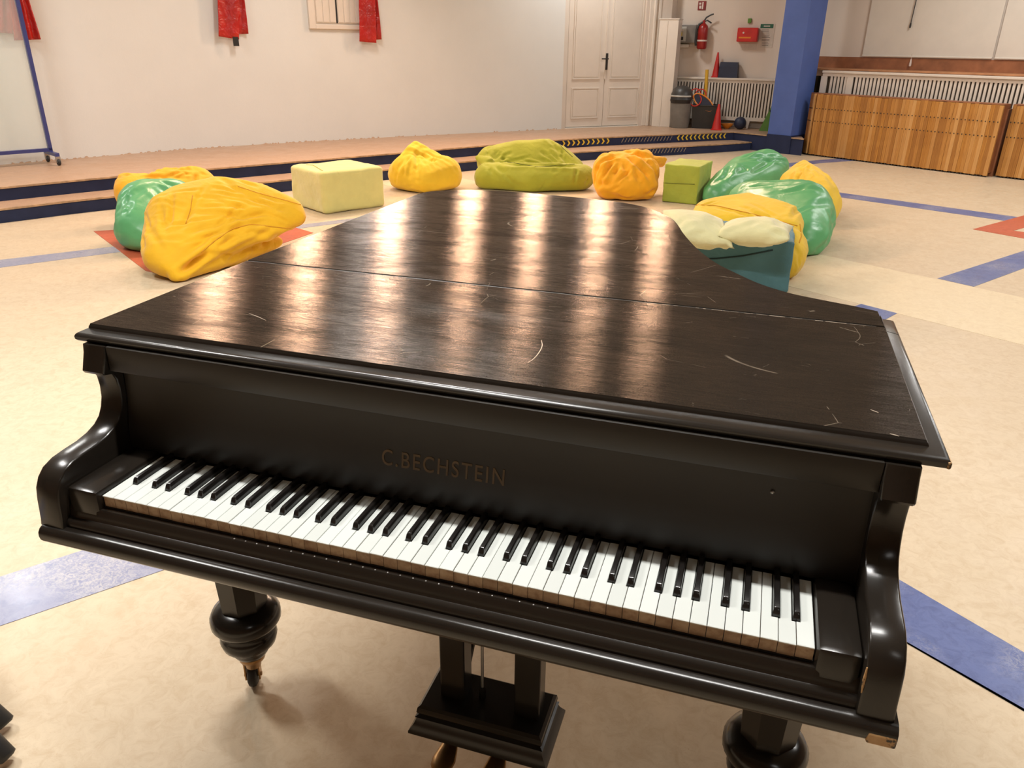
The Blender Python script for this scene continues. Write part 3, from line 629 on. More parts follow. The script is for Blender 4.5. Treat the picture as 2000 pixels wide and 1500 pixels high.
# stacked wooden slat panels on the right
def slat_panel(label, A, B, h, n, depth=.20, z0=.02, group='folded wooden slat panels'):
    A, B = Vector((A[0], A[1], 0)), Vector((B[0], B[1], 0)); Wd = (B-A).length; w = Wd/n
    t = thing('wooden_slat_panel', label, 'wooden panel', (A.x, A.y, 0), math.atan2(B.y-A.y, B.x-A.x), group)
    MB().box(0, Wd, .03, depth, z0+.03, h-.01).obj('panel_core', M_SHELF, t)
    MB().box(0, Wd, .0, depth, h-.01, h).obj('top_cap', M_SHELF, t)
    sm = MB().box(-w*.492, w*.492, 0, .03, z0, h-.012, bev=.0012).mesh('slat', M_WOOD)
    for k in range(n):
        o = link('slat', sm, t); o.location = ((k+.5)*w, random.uniform(-.004, .004), random.uniform(-.004, .002))
    mb = MB()
    for zz in (h*.56, h*.76):
        for k in range(n):
            xk = (k+.5)*w; mb.box(xk-.006, xk+.006, -.0065, 0, zz-.006, zz+.006)
    mb.obj('screws', M_DARK, t, stuff=True)
    mb = MB()
    for k in range(n): mb.box((k+.32)*w, (k+.68)*w, .004, .02, 0, z0)
    mb.obj('feet', M_DARK, t, stuff=True)
    return t
hW = .862
PA_, PB_ = on_z(1578, 303), on_z(1926, 346.5)
slat_panel('long honey-coloured wooden slat panel standing right of the blue pillar', PA_, PB_, hW, 52)
PC_, PD_ = on_z(1943, 346), on_z(2075, 361); slat_panel('honey-coloured wooden slat panel at the right edge beyond the dark gap', PC_, PD_, hW, 18)
e0, e1 = on_z(1562, 299), on_z(1576, 302.5); slat_panel('narrow angled end section of wooden slats touching the blue pillar', (e0.x+.03, e0.y-.06), (e1.x-.015, e1.y-.0), hW, 4, .12)
g0 = (PB_+PC_)/2; tag(MB().prism([tuple((g0+Vector(q))[:2]) for q in ((-.035, .10, 0), (.03, .062, 0), (.09, .17, 0), (.03, .21, 0))], 0, .80).obj('dark_gap_filler', M_SHELF), 'dark brown upright filling the gap between the two wooden slat panels', 'post')  # dark brown prism filling the gap between the panels
a = on_plane(1972, 199, PC_, Vector((.5, .866, 0))); a = Vector((PC_.x, PC_.y, 0)) + (PD_-PC_).normalized()*.18 + Vector((.05, .09, 0)); tdir = (PD_-PC_).normalized()
o = MB().tube([a+Vector((0,0,hW+.028)), a+tdir*.75+Vector((0,0,hW+.028))], .028, 8).obj('orange_roll', M_ORNP, smooth=True); centre(o); tag(o, 'orange red rolled bundle lying on the right-hand wooden panel', 'roll')
MB().tube([Vector((-.375*tdir.x, -.375*tdir.y, .028)), Vector((-.375*tdir.x, -.375*tdir.y, .028))-tdir*.03], .03, 8).obj('white_tip', M_SIGNW, o)
# dark green bundle between pillar and ledge
o = MB().box(rx(1590, 150, .25).x, rx(1602, 150, .25).x, -.30, -.12, .02, rx(1595, 148, .25).z, MR, bev=.01).obj('dark_bolster', plain('dark_olive_cloth', (.06, .05, .02), .8)); tag(o, 'dark olive upright bolster wedged between the pillar and radiator cover', 'bolster')

# mobile whiteboard on the platform, left
wbA = on_z(120, 323, ZP); wb_n = Vector((.80, -.60, 0)); 
Wr = Vector((-6.17, 5.67, ZP))                               # ground point under the right post
tb = wall_seg(100, 250)[1]; 
bA = Wr + Vector((0, 0, 0)); Nb = Vector((tb.y, -tb.x, 0))
def bz(px, py): return on_plane(px, py, bA, Nb)
zb_ = bz(100, 293).z; pr = bz(102, 293)
wb = thing('mobile_screen', 'wheeled clear screen in a thin blue metal frame at the left edge', 'screen', (pr.x, pr.y, ZP)); inv = Matrix.Translation(-wb.location)
Mw = inv @ frame(Vector((pr.x, pr.y, 0))-tb*2.0, Vector((pr.x, pr.y, 0)), 0)
MB().box(.02, 1.98, .0, .006, zb_+.01, 2.5, Mw).obj('clear_panel', M_CLEAR, wb)
MB().box(1.965, 2.0, -.02, .03, zb_, 2.5, Mw).obj('frame_post', M_BFRAME, wb); MB().box(0, .035, -.02, .03, zb_, 2.5, Mw).obj('frame_post', M_BFRAME, wb)
MB().box(0, 2.0, -.02, .03, zb_-.012, zb_+.022, Mw).obj('frame_rail', M_BFRAME, wb); MB().box(0, 2.0, -.02, .03, 2.47, 2.5, Mw).obj('frame_rail', M_BFRAME, wb)
for sx in (0.02, 1.98):
    ft = MB().box(sx-.02, sx+.02, -.21, .17, zb_-.045, zb_-.012, Mw).obj('foot_bar', M_BFRAME, wb)
    for sy in (-.20, .15):
        zc_ = ZP+.035
        cs = MB().lathe([(.001, -.014), (.030, -.014), (.035, -.006), (.035, .006), (.030, .014), (.001, .014)], 16, Mw @ Matrix.Translation((sx, sy, zc_)) @ Matrix.Rotation(math.pi/2, 4, 'Y')).obj('castor_wheel', M_RUBBER, ft, smooth=True)
        MB().box(sx-.022, sx+.022, sy-.014, sy+.014, zc_-.004, zb_-.045, Mw).obj('castor_fork', M_STEEL, ft)

# red satin drapes hanging on the wall
def drape(name, label, corners, off, group, pleats=3, strip=None):
    """corners: top-left, top-right, bottom-right, bottom-left pixels; two overlapping layers"""
    t = None
    for li, (cs, o_) in enumerate(corners):
        seg = wall_seg(cs[2][0]-8, cs[2][1]); A, Bq = seg[2], seg[3]
        TL, TR_, BR, BL = [on_wall(x, y, A, Bq, o_) for x, y in cs]; n = Vector((seg[1].y, -seg[1].x, 0))
        TL = TL + (TL-BL)*1.6; TR_ = TR_ + (TR_-BR)*1.6
        nu, nv = 28, 40; mb = MB(); rows = []
        for j in range(nv+1):
            r = []; vj = j/nv
            for i in range(nu+1):
                ui = i/nu; P = TL.lerp(TR_, ui).lerp(BL.lerp(BR, ui), vj)
                dd = .014*math.sin(ui*math.pi*2*pleats+li+vj*1.5)+.008*noise.noise(Vector((ui*4, vj*9, li*5)))
                if vj > .97: dd -= .006
                r.append(P+n*dd)
            rows.append(r)
        w = (nu+1)
        vs = [p for r in rows for p in r] + [p-n*.004 for r in rows for p in r]; k0 = len(rows)*w; fs = []
        for j in range(nv):
            for i in range(nu): fs += [(j*w+i, j*w+i+1, (j+1)*w+i+1, (j+1)*w+i), (k0+j*w+i, k0+(j+1)*w+i, k0+(j+1)*w+i+1, k0+j*w+i+1)]
        for j in range(nv): fs += [(j*w, (j+1)*w, k0+(j+1)*w, k0+j*w), (j*w+nu, k0+j*w+nu, k0+(j+1)*w+nu, (j+1)*w+nu)]
        for i in range(nu): fs += [(nv*w+i, nv*w+i+1, k0+nv*w+i+1, k0+nv*w+i)]
        mb.add(vs, fs)
        if t is None: t = thing(name, label, 'drape', (BL+BR)/2, 0, group)
        mb.v = [Vector(v)-t.location for v in mb.v]
        mb.obj('cloth_layer', M_SATIN, t, smooth='full')
    if strip:
        (x0, y0), (x1, y1) = strip; seg = wall_seg(x0, y0); a = on_wall(x0, y0, seg[2], seg[3], off); b = on_wall(x1, y1, seg[2], seg[3], off); tt = seg[1]; n = Vector((tt.y, -tt.x, 0))
        w = (b-a).dot(tt); Q = a-t.location
        MB().add([Q, Q+tt*w, Q+tt*w+Vector((0,0,b.z-a.z)), Q+Vector((0,0,b.z-a.z)), Q+n*.01, Q+tt*w+n*.01, Q+tt*w+n*.01+Vector((0,0,b.z-a.z)), Q+n*.01+Vector((0,0,b.z-a.z))], [(0,1,2,3), (4,5,6,7), (0,1,5,4), (1,2,6,5), (2,3,7,6), (3,0,4,7)]).obj('dark_strip', M_DARK, t, label='dark strap end below the cloth')
    return t
GD = 'red satin drapes on the white wall'
drape('red_drape', 'red satin drape behind the wheeled screen at the left edge, widest of the three', [(((-40, -10), (20, -10), (25, 66), (-48, 60)), .05), (((15, -10), (53, -10), (80, 77), (28, 79)), .09)], .09, GD)
drape('red_drape', 'red satin drape with a dark strap end, left of the shuttered hatch', [(((455, -10), (476, -10), (485, 66), (462, 67)), .05), (((424, -10), (462, -10), (467, 77), (427, 71)), .09)], .09, GD, 1, ((454, 72), (467, 90)))
drape('red_drape', 'red satin drape overlapping the right side of the shuttered hatch', [(((722, -10), (736, -10), (745, 77), (727, 78)), .08), (((700, -10), (732, -10), (735, 84), (702, 81)), .12)], .12, GD, 1)

# lamp housings, also for the unseen fill lamps
ORD = ['first', 'second', 'third', 'fourth', 'fifth', 'sixth', 'seventh']
PLACE = ['left of the piano', 'just left of the piano tail', 'over the piano keyboard', 'added for fill over the floor right of the piano', 'added for fill before the wooden slat panels', 'added for fill at the far left by the wheeled screen', 'added for fill behind the camera', 'added for fill before the right-hand window ledge', 'added for fill over the yellow teardrop bean bag', 'added for fill over the platform by the double door']
for i, (x, y, z, rz, sx, sy) in enumerate(LAMP_SPOTS):
    row = i < len(ROW1)
    t = thing('stage_lamp' if row else 'unseen_ceiling_lamp', ORD[i]+' square spotlight from the left end of the row above the stage steps' if row else 'long fluorescent ceiling lamp '+PLACE[i-len(ROW1)], 'lamp', (x, y, z), math.radians(rz), 'row of lamps above the stage steps' if row else 'ceiling lamps over the hall')
    M = Matrix.Rotation(math.radians(-62), 4, 'X') if row else Matrix()
    MB().box(-sx/2-.03, sx/2+.03, -sy/2-.03, sy/2+.03, .01, .09, M, bev=.01).obj('lamp_housing', M_TRIM, t)
    MB().tube([M @ Vector((0, 0, .06)), (0, (M @ Vector((0, 0, .06))).y, H-z)], .012).obj('hanging_rod', M_TRIM, t)

# ================================================================= bean bags
def sphere_pts(c, r, n=2, _cache={}):
    if n not in _cache:
        bm = bmesh.new(); bmesh.ops.create_icosphere(bm, subdivisions=n, radius=1); _cache[n] = [v.co.copy() for v in bm.verts]; bm.free()
    return [c+v*r for v in _cache[n]]
def hull_mesh(bm, spheres):
    tmp = bmesh.new()
    for c, r in spheres:
        for p in sphere_pts(c, r): 
            p = p.copy(); p.z = max(p.z, .004); tmp.verts.new(p)
    res = bmesh.ops.convex_hull(tmp, input=tmp.verts[:])
    bmesh.ops.delete(tmp, geom=[v for v in tmp.verts if not v.link_faces], context='VERTS')
    me = bpy.data.meshes.new('tmp'); tmp.to_mesh(me); tmp.free(); bm.from_mesh(me); bpy.data.meshes.remove(me)
def blob(lobes, vox=.022, smooth=6, floor=True):
    """union of convex lobes (each a list of (px,py,D,r)) -> smooth closed mesh"""
    bm = bmesh.new()
    for lb in lobes:
        hull_mesh(bm, [((at(*s[:3]) if len(s) == 4 else Vector(s[:3])), s[-1]) for s in lb])
    me = bpy.data.meshes.new('tmp'); bm.to_mesh(me); bm.free()
    o = bpy.data.objects.new('tmp', me); COL.objects.link(o)
    m_ = o.modifiers.new('r', 'REMESH'); m_.mode = 'VOXEL'; m_.voxel_size = vox; m_.adaptivity = 0
    if smooth:
        s_ = o.modifiers.new('s', 'SMOOTH'); s_.factor = .6; s_.iterations = smooth
    ss = o.modifiers.new('ss', 'SUBSURF'); ss.levels = 1
    dg = bpy.context.evaluated_depsgraph_get(); ev = o.evaluated_get(dg); out = bpy.data.meshes.new_from_object(ev)
    bpy.data.objects.remove(o); bpy.data.meshes.remove(me); return out
def get_co(me):
    a = np.empty(len(me.vertices)*3); me.vertices.foreach_get('co', a); return a.reshape(-1, 3)
def get_no(me):
    a = np.empty(len(me.vertices)*3); me.vertices.foreach_get('normal', a); return a.reshape(-1, 3)
def wrinkle(me, creases, zmin=.004):
    """creases: (A, B, width, depth): soft sharp-bottomed folds along A->B pressed into the cloth"""
    co = get_co(me); no = get_no(me); disp = np.zeros(len(co))
    for A, B, w, dp in creases:
        A = np.array(A); B = np.array(B); d = B-A; L2 = d@d; t = np.clip(((co-A)@d)/L2, 0, 1)
        wav = np.sin(t*5+A[0]*17)*w*.5
        near = A+np.outer(t, d); off = co-near; dist = np.linalg.norm(off, axis=1)+0*wav
        tap = np.sin(np.pi*np.clip(t*.94+.04, 0, 1))**.7
        disp += tap*dp*(-np.exp(-(dist/w)**2) + .75*np.exp(-((dist-1.7*w)/(w*.9))**2)*.6)
    co = co + no*disp[:, None]; co[:, 2] = np.maximum(co[:, 2], zmin)
    me.vertices.foreach_set('co', co.ravel()); me.update(); return me
def sag(me, amp=.012, sc=3.0, seed=0, zmin=.004):
    co = get_co(me); no = get_no(me)
    f = np.array([noise.noise(Vector((c[0]*sc+seed, c[1]*sc, c[2]*sc*1.4)))+.5*noise.noise(Vector((c[0]*sc*2.3, c[1]*sc*2.3+seed, c[2]*sc*2.9))) for c in co])
    co = co+no*(f*amp)[:, None]; co[:, 2] = np.maximum(co[:, 2], zmin); me.vertices.foreach_set('co', co.ravel()); me.update(); return me
def radial(me, pinch, n, length, w, dp, seed, face=True):
    """random creases running out from a pinch point over the surface"""
    rs = random.Random(seed); co = get_co(me); P = np.array(pinch); out = []
    tree = BVHTree.FromPolygons([Vector(c) for c in co], [tuple(p.vertices) for p in me.polygons])
    for k in range(n):
        v = co[rs.randrange(len(co))]; d = v-P; L = np.linalg.norm(d)
        if L < .05: continue
        d /= L; a = P + d*length*rs.uniform(.10, .5); b = P + d*length*rs.uniform(.6, 1.15); b += np.array([rs.uniform(-1,1), rs.uniform(-1,1), rs.uniform(-1,1)])*.06
        a2 = tree.find_nearest(Vector(a))[0]; b2 = tree.find_nearest(Vector(b))[0]
        m2 = tree.find_nearest((a2+b2)/2)[0]
        out += [(a2, m2, w*rs.uniform(.7, 1.3), dp*rs.uniform(.6, 1.3)), (m2, b2, w*rs.uniform(.6, 1.1), dp*rs.uniform(.4, 1.0))]
    return out
def scatter(me, n, dirv, length, w, dp, seed):
    rs = random.Random(seed); co = get_co(me); out = []
    tree = BVHTree.FromPolygons([Vector(c) for c in co], [tuple(p.vertices) for p in me.polygons])
    for k in range(n):
        v = Vector(co[rs.randrange(len(co))]); d = (Vector(dirv)+Vector([rs.uniform(-.45, .45) for _ in range(3)])).normalized()*length*rs.uniform(.5, 1.2)
        a2 = tree.find_nearest(v-d/2)[0]; b2 = tree.find_nearest(v+d/2)[0]; out.append((a2, b2, w*rs.uniform(.7, 1.3), dp*rs.uniform(.5, 1.3)))
    return out
def cam_ray_hit(tree, px, py):
    d = ray(px, py).normalized(); h = tree.ray_cast(CPOS, d); return (h[0], h[1]) if h[0] else (None, None)
def seam(bag, pxs, mat, r=.0032, name='piping'):
    """raised piping lying on the bag's surface along a line of surface points"""
    me = bag.data; co = get_co(me); tree = BVHTree.FromPolygons([Vector(c)+bag.location for c in co], [tuple(p.vertices) for p in me.polygons])
    pts = []
    for i in range(len(pxs)-1):
        for k in range(10):
            t = k/10; x = pxs[i][0]*(1-t)+pxs[i+1][0]*t; y = pxs[i][1]*(1-t)+pxs[i+1][1]*t
            h, n = cam_ray_hit(tree, x, y)
            if h: pts.append(h+n*r*.4-bag.location)
    if len(pts) < 4: return
    pts = [pts[0]]+[(pts[i-1]+pts[i]*2+pts[i+1])/4 for i in range(1, len(pts)-1)]+[pts[-1]]
    MB().tube(pts, r, 6).obj(name, mat, bag, smooth='full')
def bag(name, label, cat, lobes, mat, creases=(), vox=.022, smooth=6, sagv=(.010, 3), group='bean bags in the circle', seed=0, gen=None):
    me = blob(lobes, vox, smooth)
    if sagv: sag(me, sagv[0], sagv[1], seed)
    cr = list(creases)
    if gen:
        for g in gen:
            if g[0] == 'r': cr += radial(me, at(*g[1]) if len(g[1]) == 3 else g[1], *g[2:])
            else: cr += scatter(me, *g[1:])
    wrinkle(me, cr)
    me.name = name; me.materials.clear(); me.materials.append(mat); me.polygons.foreach_set('use_smooth', [True]*len(me.polygons))
    o = link(name, me); centre(o); tag(o, label, cat, group); return o
def pc(me_or_pts): pass
C_ = lambda a, b, w, dp: (at(*a), at(*b), w, dp)

# 1 large yellow bag, left foreground
b1 = bag('bean_bag', 'large yellow bean bag folded over itself in front of the green one at left', 'bean bag',
  [[(340,428,5.95,.20), (332,478,5.75,.185), (430,402,6.0,.21), (500,402,5.95,.17), (566,412,5.85,.10), (580,424,5.8,.07), (450,425,5.8,.15), (310,505,5.55,.10), (328,522,5.45,.07), (345,380,6.05,.06)],
   [(350,500,5.62,.13), (425,495,5.72,.12), (490,486,5.85,.09), (543,472,5.9,.045), (345,540,5.38,.05)]], M_YEL, vox=.020, smooth=4,
  creases=[C_((560,452,5.75), (470,455,5.58), .022, .05), C_((470,455,5.58), (420,482,5.52), .022, .05), C_((420,482,5.52), (345,538,5.36), .022, .05)],
  gen=[('r', (560,425,5.8), 34, .75, .020, .012, 3), ('r', (330,530,5.4), 26, .7, .020, .012, 5), ('s', 20, (1,.2,.1), .35, .016, .008, 9)], sagv=(.010, 3), seed=1)
seam(b1, [(465,364), (500,376), (560,392), (594,402)], M_SEAM); seam(b1, [(594,404), (598,420), (590,440), (560,446), (490,438), (455,446), (420,470), (390,495)], M_SEAM)
seam(b1, [(376,382), (372,410), (362,440)], M_SEAM, .003, 'stitching')
# 2 green vinyl bag behind it
b2 = bag('bean_bag', 'shiny green vinyl bean bag squeezed behind the large yellow one at left', 'bean bag',
  [[(282,400,6.75,.20), (340,395,6.85,.19), (278,448,6.5,.20), (300,470,6.4,.17), (262,420,6.6,.12)]], M_VINYL, vox=.022,
  gen=[('r', (290,360,6.75), 16, .6, .03, .016, 2), ('s', 8, (.4,.2,1), .4, .025, .010, 4)], seed=4)
# 3 long yellow bag(s) behind
b3 = bag('bean_bag', 'crumpled orange-yellow bean bag with a puckered corner, farthest left', 'bean bag',
  [[(240,350,7.55,.05), (285,352,7.5,.06), (250,375,7.4,.12), (262,400,7.3,.12)], [(262,385,7.4,.15), (330,368,7.5,.17), (388,362,7.6,.17), (400,385,7.5,.17)]], M_ORG, vox=.022, smooth=4,
  gen=[('r', (265,352,7.4), 22, .55, .022, .018, 7), ('r', (385,328,7.5), 14, .4, .018, .012, 8)], seed=8)
b3b = bag('bean_bag', 'yellow bean bag with a tapering end pointing at the pale yellow cube', 'bean bag',
  [[(430,358,7.35,.165), (478,358,7.3,.17), (530,375,7.15,.13), (575,390,7.0,.06), (590,392,6.95,.035), (470,390,7.1,.17)]], M_YEL, vox=.022, smooth=4,
  gen=[('r', (588,388,7.0), 18, .7, .018, .010, 12), ('r', (400,330,7.3), 14, .45, .02, .014, 13)], seed=11)
seam(b3b, [(392,326), (410,338), (440,348)], M_SEAM); seam(b3b, [(520,340), (560,362), (592,380)], M_SEAM)
# 5 teardrop
b5 = bag('bean_bag', 'yellow teardrop bean bag with a pointed top between the cube and the olive bag', 'bean bag',
  [[(795,342,8.6,.21), (866,342,8.6,.21), (830,352,8.45,.19), (830,340,8.8,.2)], [(797,332,8.6,.16), (862,334,8.65,.15), (811,277,8.7,.025), (816,292,8.7,.05)]], M_YEL2, vox=.022, smooth=3,
  creases=[C_((768,332,8.36), (800,290,8.5), .05, .075), C_((800,290,8.5), (814,276,8.62), .04, .05)],
  gen=[('r', (812,280,8.6), 24, .55, .022, .015, 21), ('s', 16, (1,0,.05), .4, .018, .010, 22)], seed=14)
# 6 olive armchair bag
b6 = bag('bean_bag', 'wide olive green armchair-shaped bean bag before the chevron-marked steps', 'bean bag',
  [[(950,312,9.0,.12), (948,296,9.05,.05), (1010,300,9.05,.15), (1066,287,9.05,.10), (1096,300,9.0,.09), (1120,330,8.9,.12), (960,340,8.9,.15)],
   [(952,347,8.65,.155), (1040,352,8.55,.18), (1125,352,8.65,.165), (1138,345,8.7,.14)], [(932,308,8.85,.035), (950,318,8.8,.08)]], M_OLV, vox=.022, smooth=3,
  creases=[C_((985,316,8.55), (1050,324,8.52), .03, .03), C_((1050,324,8.52), (1130,322,8.6), .03, .03)],
  gen=[('r', (1120,322,8.7), 20, .5, .022, .014, 31), ('r', (945,320,8.7), 20, .5, .022, .014, 32), ('s', 14, (.2,0,1), .25, .018, .010, 33)], seed=17)
seam(b6, [(985,316), (1003,318), (1050,326), (1130,320)], M_SEAMG); seam(b6, [(1062,268), (1085,275), (1100,290), (1120,308)], M_SEAMG)
# 7 orange round bag
b7 = bag('bean_bag', 'round crumpled orange bean bag beside the lime green cube', 'bean bag',
  [[(1190,338,8.3,.19), (1252,340,8.3,.185), (1220,333,8.35,.19), (1192,362,8.2,.17), (1252,362,8.2,.18), (1222,366,8.15,.17)], [(1180,312,8.35,.06), (1208,306,8.4,.06), (1262,310,8.4,.08)], [(1262,318,8.6,.09), (1290,318,8.75,.06), (1300,310,8.75,.03)]], M_ORG, vox=.022, smooth=4,
  gen=[('r', (1215,305,8.3), 30, .5, .026, .020, 41), ('s', 30, (1,.3,.3), .25, .022, .016, 42)], seed=20, sagv=(.02, 4))
# 9 green vinyl, back right
b9 = bag('bean_bag', 'shiny green vinyl bean bag slumped behind the lime cube, pointing at the pillar', 'bean bag',
  [[(1498,320,9.1,.165), (1522,326,9.0,.11), (1470,335,8.8,.17), (1440,330,8.85,.13), (1425,360,8.35,.17), (1400,382,8.1,.15), (1500,345,8.8,.17)]], M_VINYL, vox=.022,
  gen=[('r', (1430,330,8.6), 18, .8, .030, .018, 51), ('s', 10, (1,.6,.2), .5, .025, .012, 52)], seed=24)
# 10 yellow, behind right
b10 = bag('bean_bag', 'yellow bean bag with a raised tip at the back of the right-hand group', 'bean bag',
  [[(1569,322,8.45,.06), (1572,340,8.4,.10), (1545,355,8.3,.12), (1592,370,8.0,.17), (1604,400,7.8,.19), (1598,420,7.6,.17)]], M_YEL2, vox=.022,
  gen=[('r', (1569,312,8.35), 22, .7, .022, .014, 61)], seed=27)
# 11 green vinyl, large front right
b11 = bag('bean_bag', 'big shiny green vinyl bean bag draped between the two yellow ones on the right', 'bean bag',
  [[(1455,382,7.3,.13), (1540,388,7.2,.17), (1578,395,7.0,.17), (1580,425,6.8,.215), (1568,465,6.4,.19), (1560,480,6.3,.16), (1500,425,6.9,.2), (1440,385,7.3,.09)]], M_VINYL, vox=.022,
  gen=[('r', (1620,400,6.9), 16, .8, .030, .020, 71), ('r', (1600,500,6.3), 12, .5, .026, .016, 73), ('s', 12, (1,.2,-.2), .5, .026, .014, 72)], seed=30)
# 12 yellow, front right
b12 = bag('bean_bag', 'deep yellow bean bag with piping behind the two cream cushions', 'bean bag',
  [[(1378,415,6.15,.10), (1458,402,6.3,.11), (1535,420,6.05,.09), (1372,438,5.95,.11), (1540,452,5.8,.10), (1460,455,5.9,.15), (1548,440,5.9,.08)], [(1536,486,5.70,.155), (1524,514,5.52,.145), (1540,500,5.6,.135), (1480,470,5.8,.15)]], M_YEL2, vox=.020, smooth=4,
  gen=[('r', (1535,440,5.7), 16, .5, .020, .012, 81), ('s', 10, (.3,0,1), .25, .018, .010, 82)], seed=33)
seam(b12, [(1341,412), (1362,400), (1400,402), (1470,418), (1530,434), (1560,442)], M_SEAM); seam(b12, [(1562,438), (1565,462), (1560,476)], M_SEAM)
# cubes
def cube(name, label, p0, ang, w, d, h, mat, seed, rnd=.02, group='soft cube seats', wr=()):
    bm = bmesh.new(); bmesh.ops.create_cube(bm, size=2); bmesh.ops.subdivide_edges(bm, edges=bm.edges[:], cuts=31, use_grid_fill=True)
    hs = (w/2, d/2, h/2)
    for v in bm.verts:
        p = [max(-1, min(1, math.tan(c*.7854)*1.0 if 0 else c))*H_ for c, H_ in zip(v.co, hs)]
        p = [math.copysign(abs(a/H_)**.75*H_, a) for a, H_ in zip(p, hs)]
        q = [max(-(H_-rnd), min(H_-rnd, a)) for a, H_ in zip(p, hs)]; dv = Vector(p)-Vector(q)
        if dv.length > 1e-9: dv = dv.normalized()*rnd
        v.co = Vector(q)+dv+Vector(hs)
    me = bpy.data.meshes.new(name); bm.to_mesh(me); bm.free(); me.materials.append(mat)
    co = get_co(me); no = get_no(me)
    puff = np.array([.010*noise.noise(Vector(c)*5+Vector((seed, 0, 0)))+.004*noise.noise(Vector(c)*14+Vector((0, seed, 0))) for c in co])
    co += no*puff[:, None]; me.vertices.foreach_set('co', co.ravel())
    R_ = Matrix.Rotation(ang, 3, 'Z'); co = get_co(me)@np.array(R_).T+np.array(p0)
    me.vertices.foreach_set('co', co.ravel()); me.update()
    if wr: wrinkle(me, wr, -1)
    me.polygons.foreach_set('use_smooth', [True]*len(me.polygons)); o = link(name, me); centre(o); return tag(o, label, 'cube seat', group)
c1 = cube('cube_seat', 'pale yellow plush cube seat left of the yellow teardrop bag', (-2.764, 5.371, .002), math.radians(59.5), .67, .62, .375, M_PALEY, 3, .035)
seam(c1, [(598,322), (612,323), (632,335)], plain('pale_piping', (.5,.45,.14), .8), .004)
c2 = cube('cube_seat', 'lime green cube seat between the orange bag and the green vinyl bag', (.072, 7.18, .002), math.radians(-10), .36, .50, .375, M_OLV2, 6, .014)
seam(c2, [(1296,357), (1330,359), (1360,360)], M_SEAMG, .003)
t1 = cube('floor_pouf', 'dark teal canvas floor pouf right behind the piano lid curve', (.24, 4.235, .002), math.radians(.8), 1.04, .52, .335, M_TEAL, 9, .018, None)
t1['category'] = 'pouf'
seam(t1, [(1372,506), (1400,505), (1450,500), (1516,487)], M_SEAMD, .005)
# cushions
def cushion(label, c, sx, sy, th, rot, seed):
    n = 30; co = []; vs = []; fs = []
    for side in (1, -1):
        for j in range(n+1):
            for i in range(n+1):
                u_, v2_ = i/n*2-1, j/n*2-1; e = (1-u_**4)*(1-v2_**4); pin = 1-.10*(1-abs(u_))*v2_**2-.10*(1-abs(v2_))*u_**2
                x = u_*sx*(1-.12*(1-u_*u_)*0)*(1-.10*(1-v2_**2)*0)*(1-.07*(1-v2_**2)*abs(u_)); y = v2_*sy*(1-.07*(1-u_**2)*abs(v2_))
                z = side*th*max((1-u_**2)*(1-v2_**2), 0)**.55*(1+.15*noise.noise(Vector((u_*2+seed, v2_*2, side))))
                vs.append(Vector((x, y, z)))
    N = (n+1)**2
    for s_ in (0, 1):
        for j in range(n):
            for i in range(n):
                k = s_*N+j*(n+1)+i; q_ = (k, k+1, k+n+2, k+n+1); fs.append(q_ if s_ == 0 else q_[::-1])
    me = bpy.data.meshes.new('cushion'); me.from_pydata([tuple(v) for v in vs], [], fs); bm = bmesh.new(); bm.from_mesh(me); bmesh.ops.remove_doubles(bm, verts=bm.verts[:], dist=.001); bm.to_mesh(me); bm.free()
    me.materials.append(M_CUSH); me.polygons.foreach_set('use_smooth', [True]*len(me.polygons))
    wrinkle(me, radial(me, (sx, -sy, 0), 10, sx*1.2, .02, .012, seed)+radial(me, (-sx, -sy, 0), 8, sx, .02, .010, seed+1), -9)
    o = link('cushion', me); o.location = c; o.rotation_euler = rot; tag(o, label, 'cushion', 'cream cushions on the teal pouf'); return o
cushion('cream cushion lying left on the teal pouf with a corner over its front edge', on_z(1358, 455, .40)+Vector((0, .08, .01)), .205, .20, .085, (math.radians(14), math.radians(8), .3), 3)
cushion('cream cushion lying right on the teal pouf against the yellow bag', on_z(1468, 454, .42)+Vector((.02, .04, .0)), .215, .15, .085, (math.radians(4), math.radians(-3), -.10), 8)
# ================================================================= grand piano
PIANO = thing('grand_piano', 'old black grand piano with closed scratched lid and open keyboard', 'piano', (.59, .9, 0))
IP = Matrix.Translation(-PIANO.location)
def pobj(mb, name, mat, smooth=False, parent=None, label=None, stuff=False, fix=True):
    mb.v = [Vector(v)-PIANO.location for v in mb.v] if parent is None or parent.type == 'MESH' else mb.v
    return mb.obj(name, mat, parent or PIANO, smooth, label, stuff, fix)
LZ = .977; X0, X1 = -.120, 1.285
# lid, front flap: moulded slab
def rect_loop(l, r, f, b, z): return [Vector((l, f, z)), Vector((r, f, z)), Vector((r, b, z)), Vector((l, b, z))]
LX0, LX1, LF, LC = -.141, 1.319, .141, .652
LPROF = ((1.0, LZ), (.96, LZ-.0022), (.90, LZ-.0040), (.86, LZ-.0075), (.30, LZ-.0105), (.10, LZ-.0125), (.0, LZ-.0165), (.02, LZ-.0215), (.16, LZ-.0260))
fl_ = [rect_loop(LX0+k*.012, LX1-k*.030, LF+k*.030, LC, z) for k, z in LPROF][::-1]
mb = MB().loft(fl_, cap=False, mi=1).add(fl_[-1], [(0, 1, 2, 3)], 0).add(fl_[0], [(3, 2, 1, 0)], 1)
pobj(mb, 'lid_front_flap', [M_LID, M_LACW], True, fix=False)
mb = MB(); mb.loft([[Vector((LX1-.0302, LC+.003, LZ-.026)), Vector((LX1-.0302, LC+.003, z)), Vector((LX1-k*.030, LC+.003, z)), Vector((LX1-k*.030, .752-k*.012, z)), Vector((LX1-.0302, .752-k*.012, z))] for k, z in LPROF[::-1]]) if 0 else None
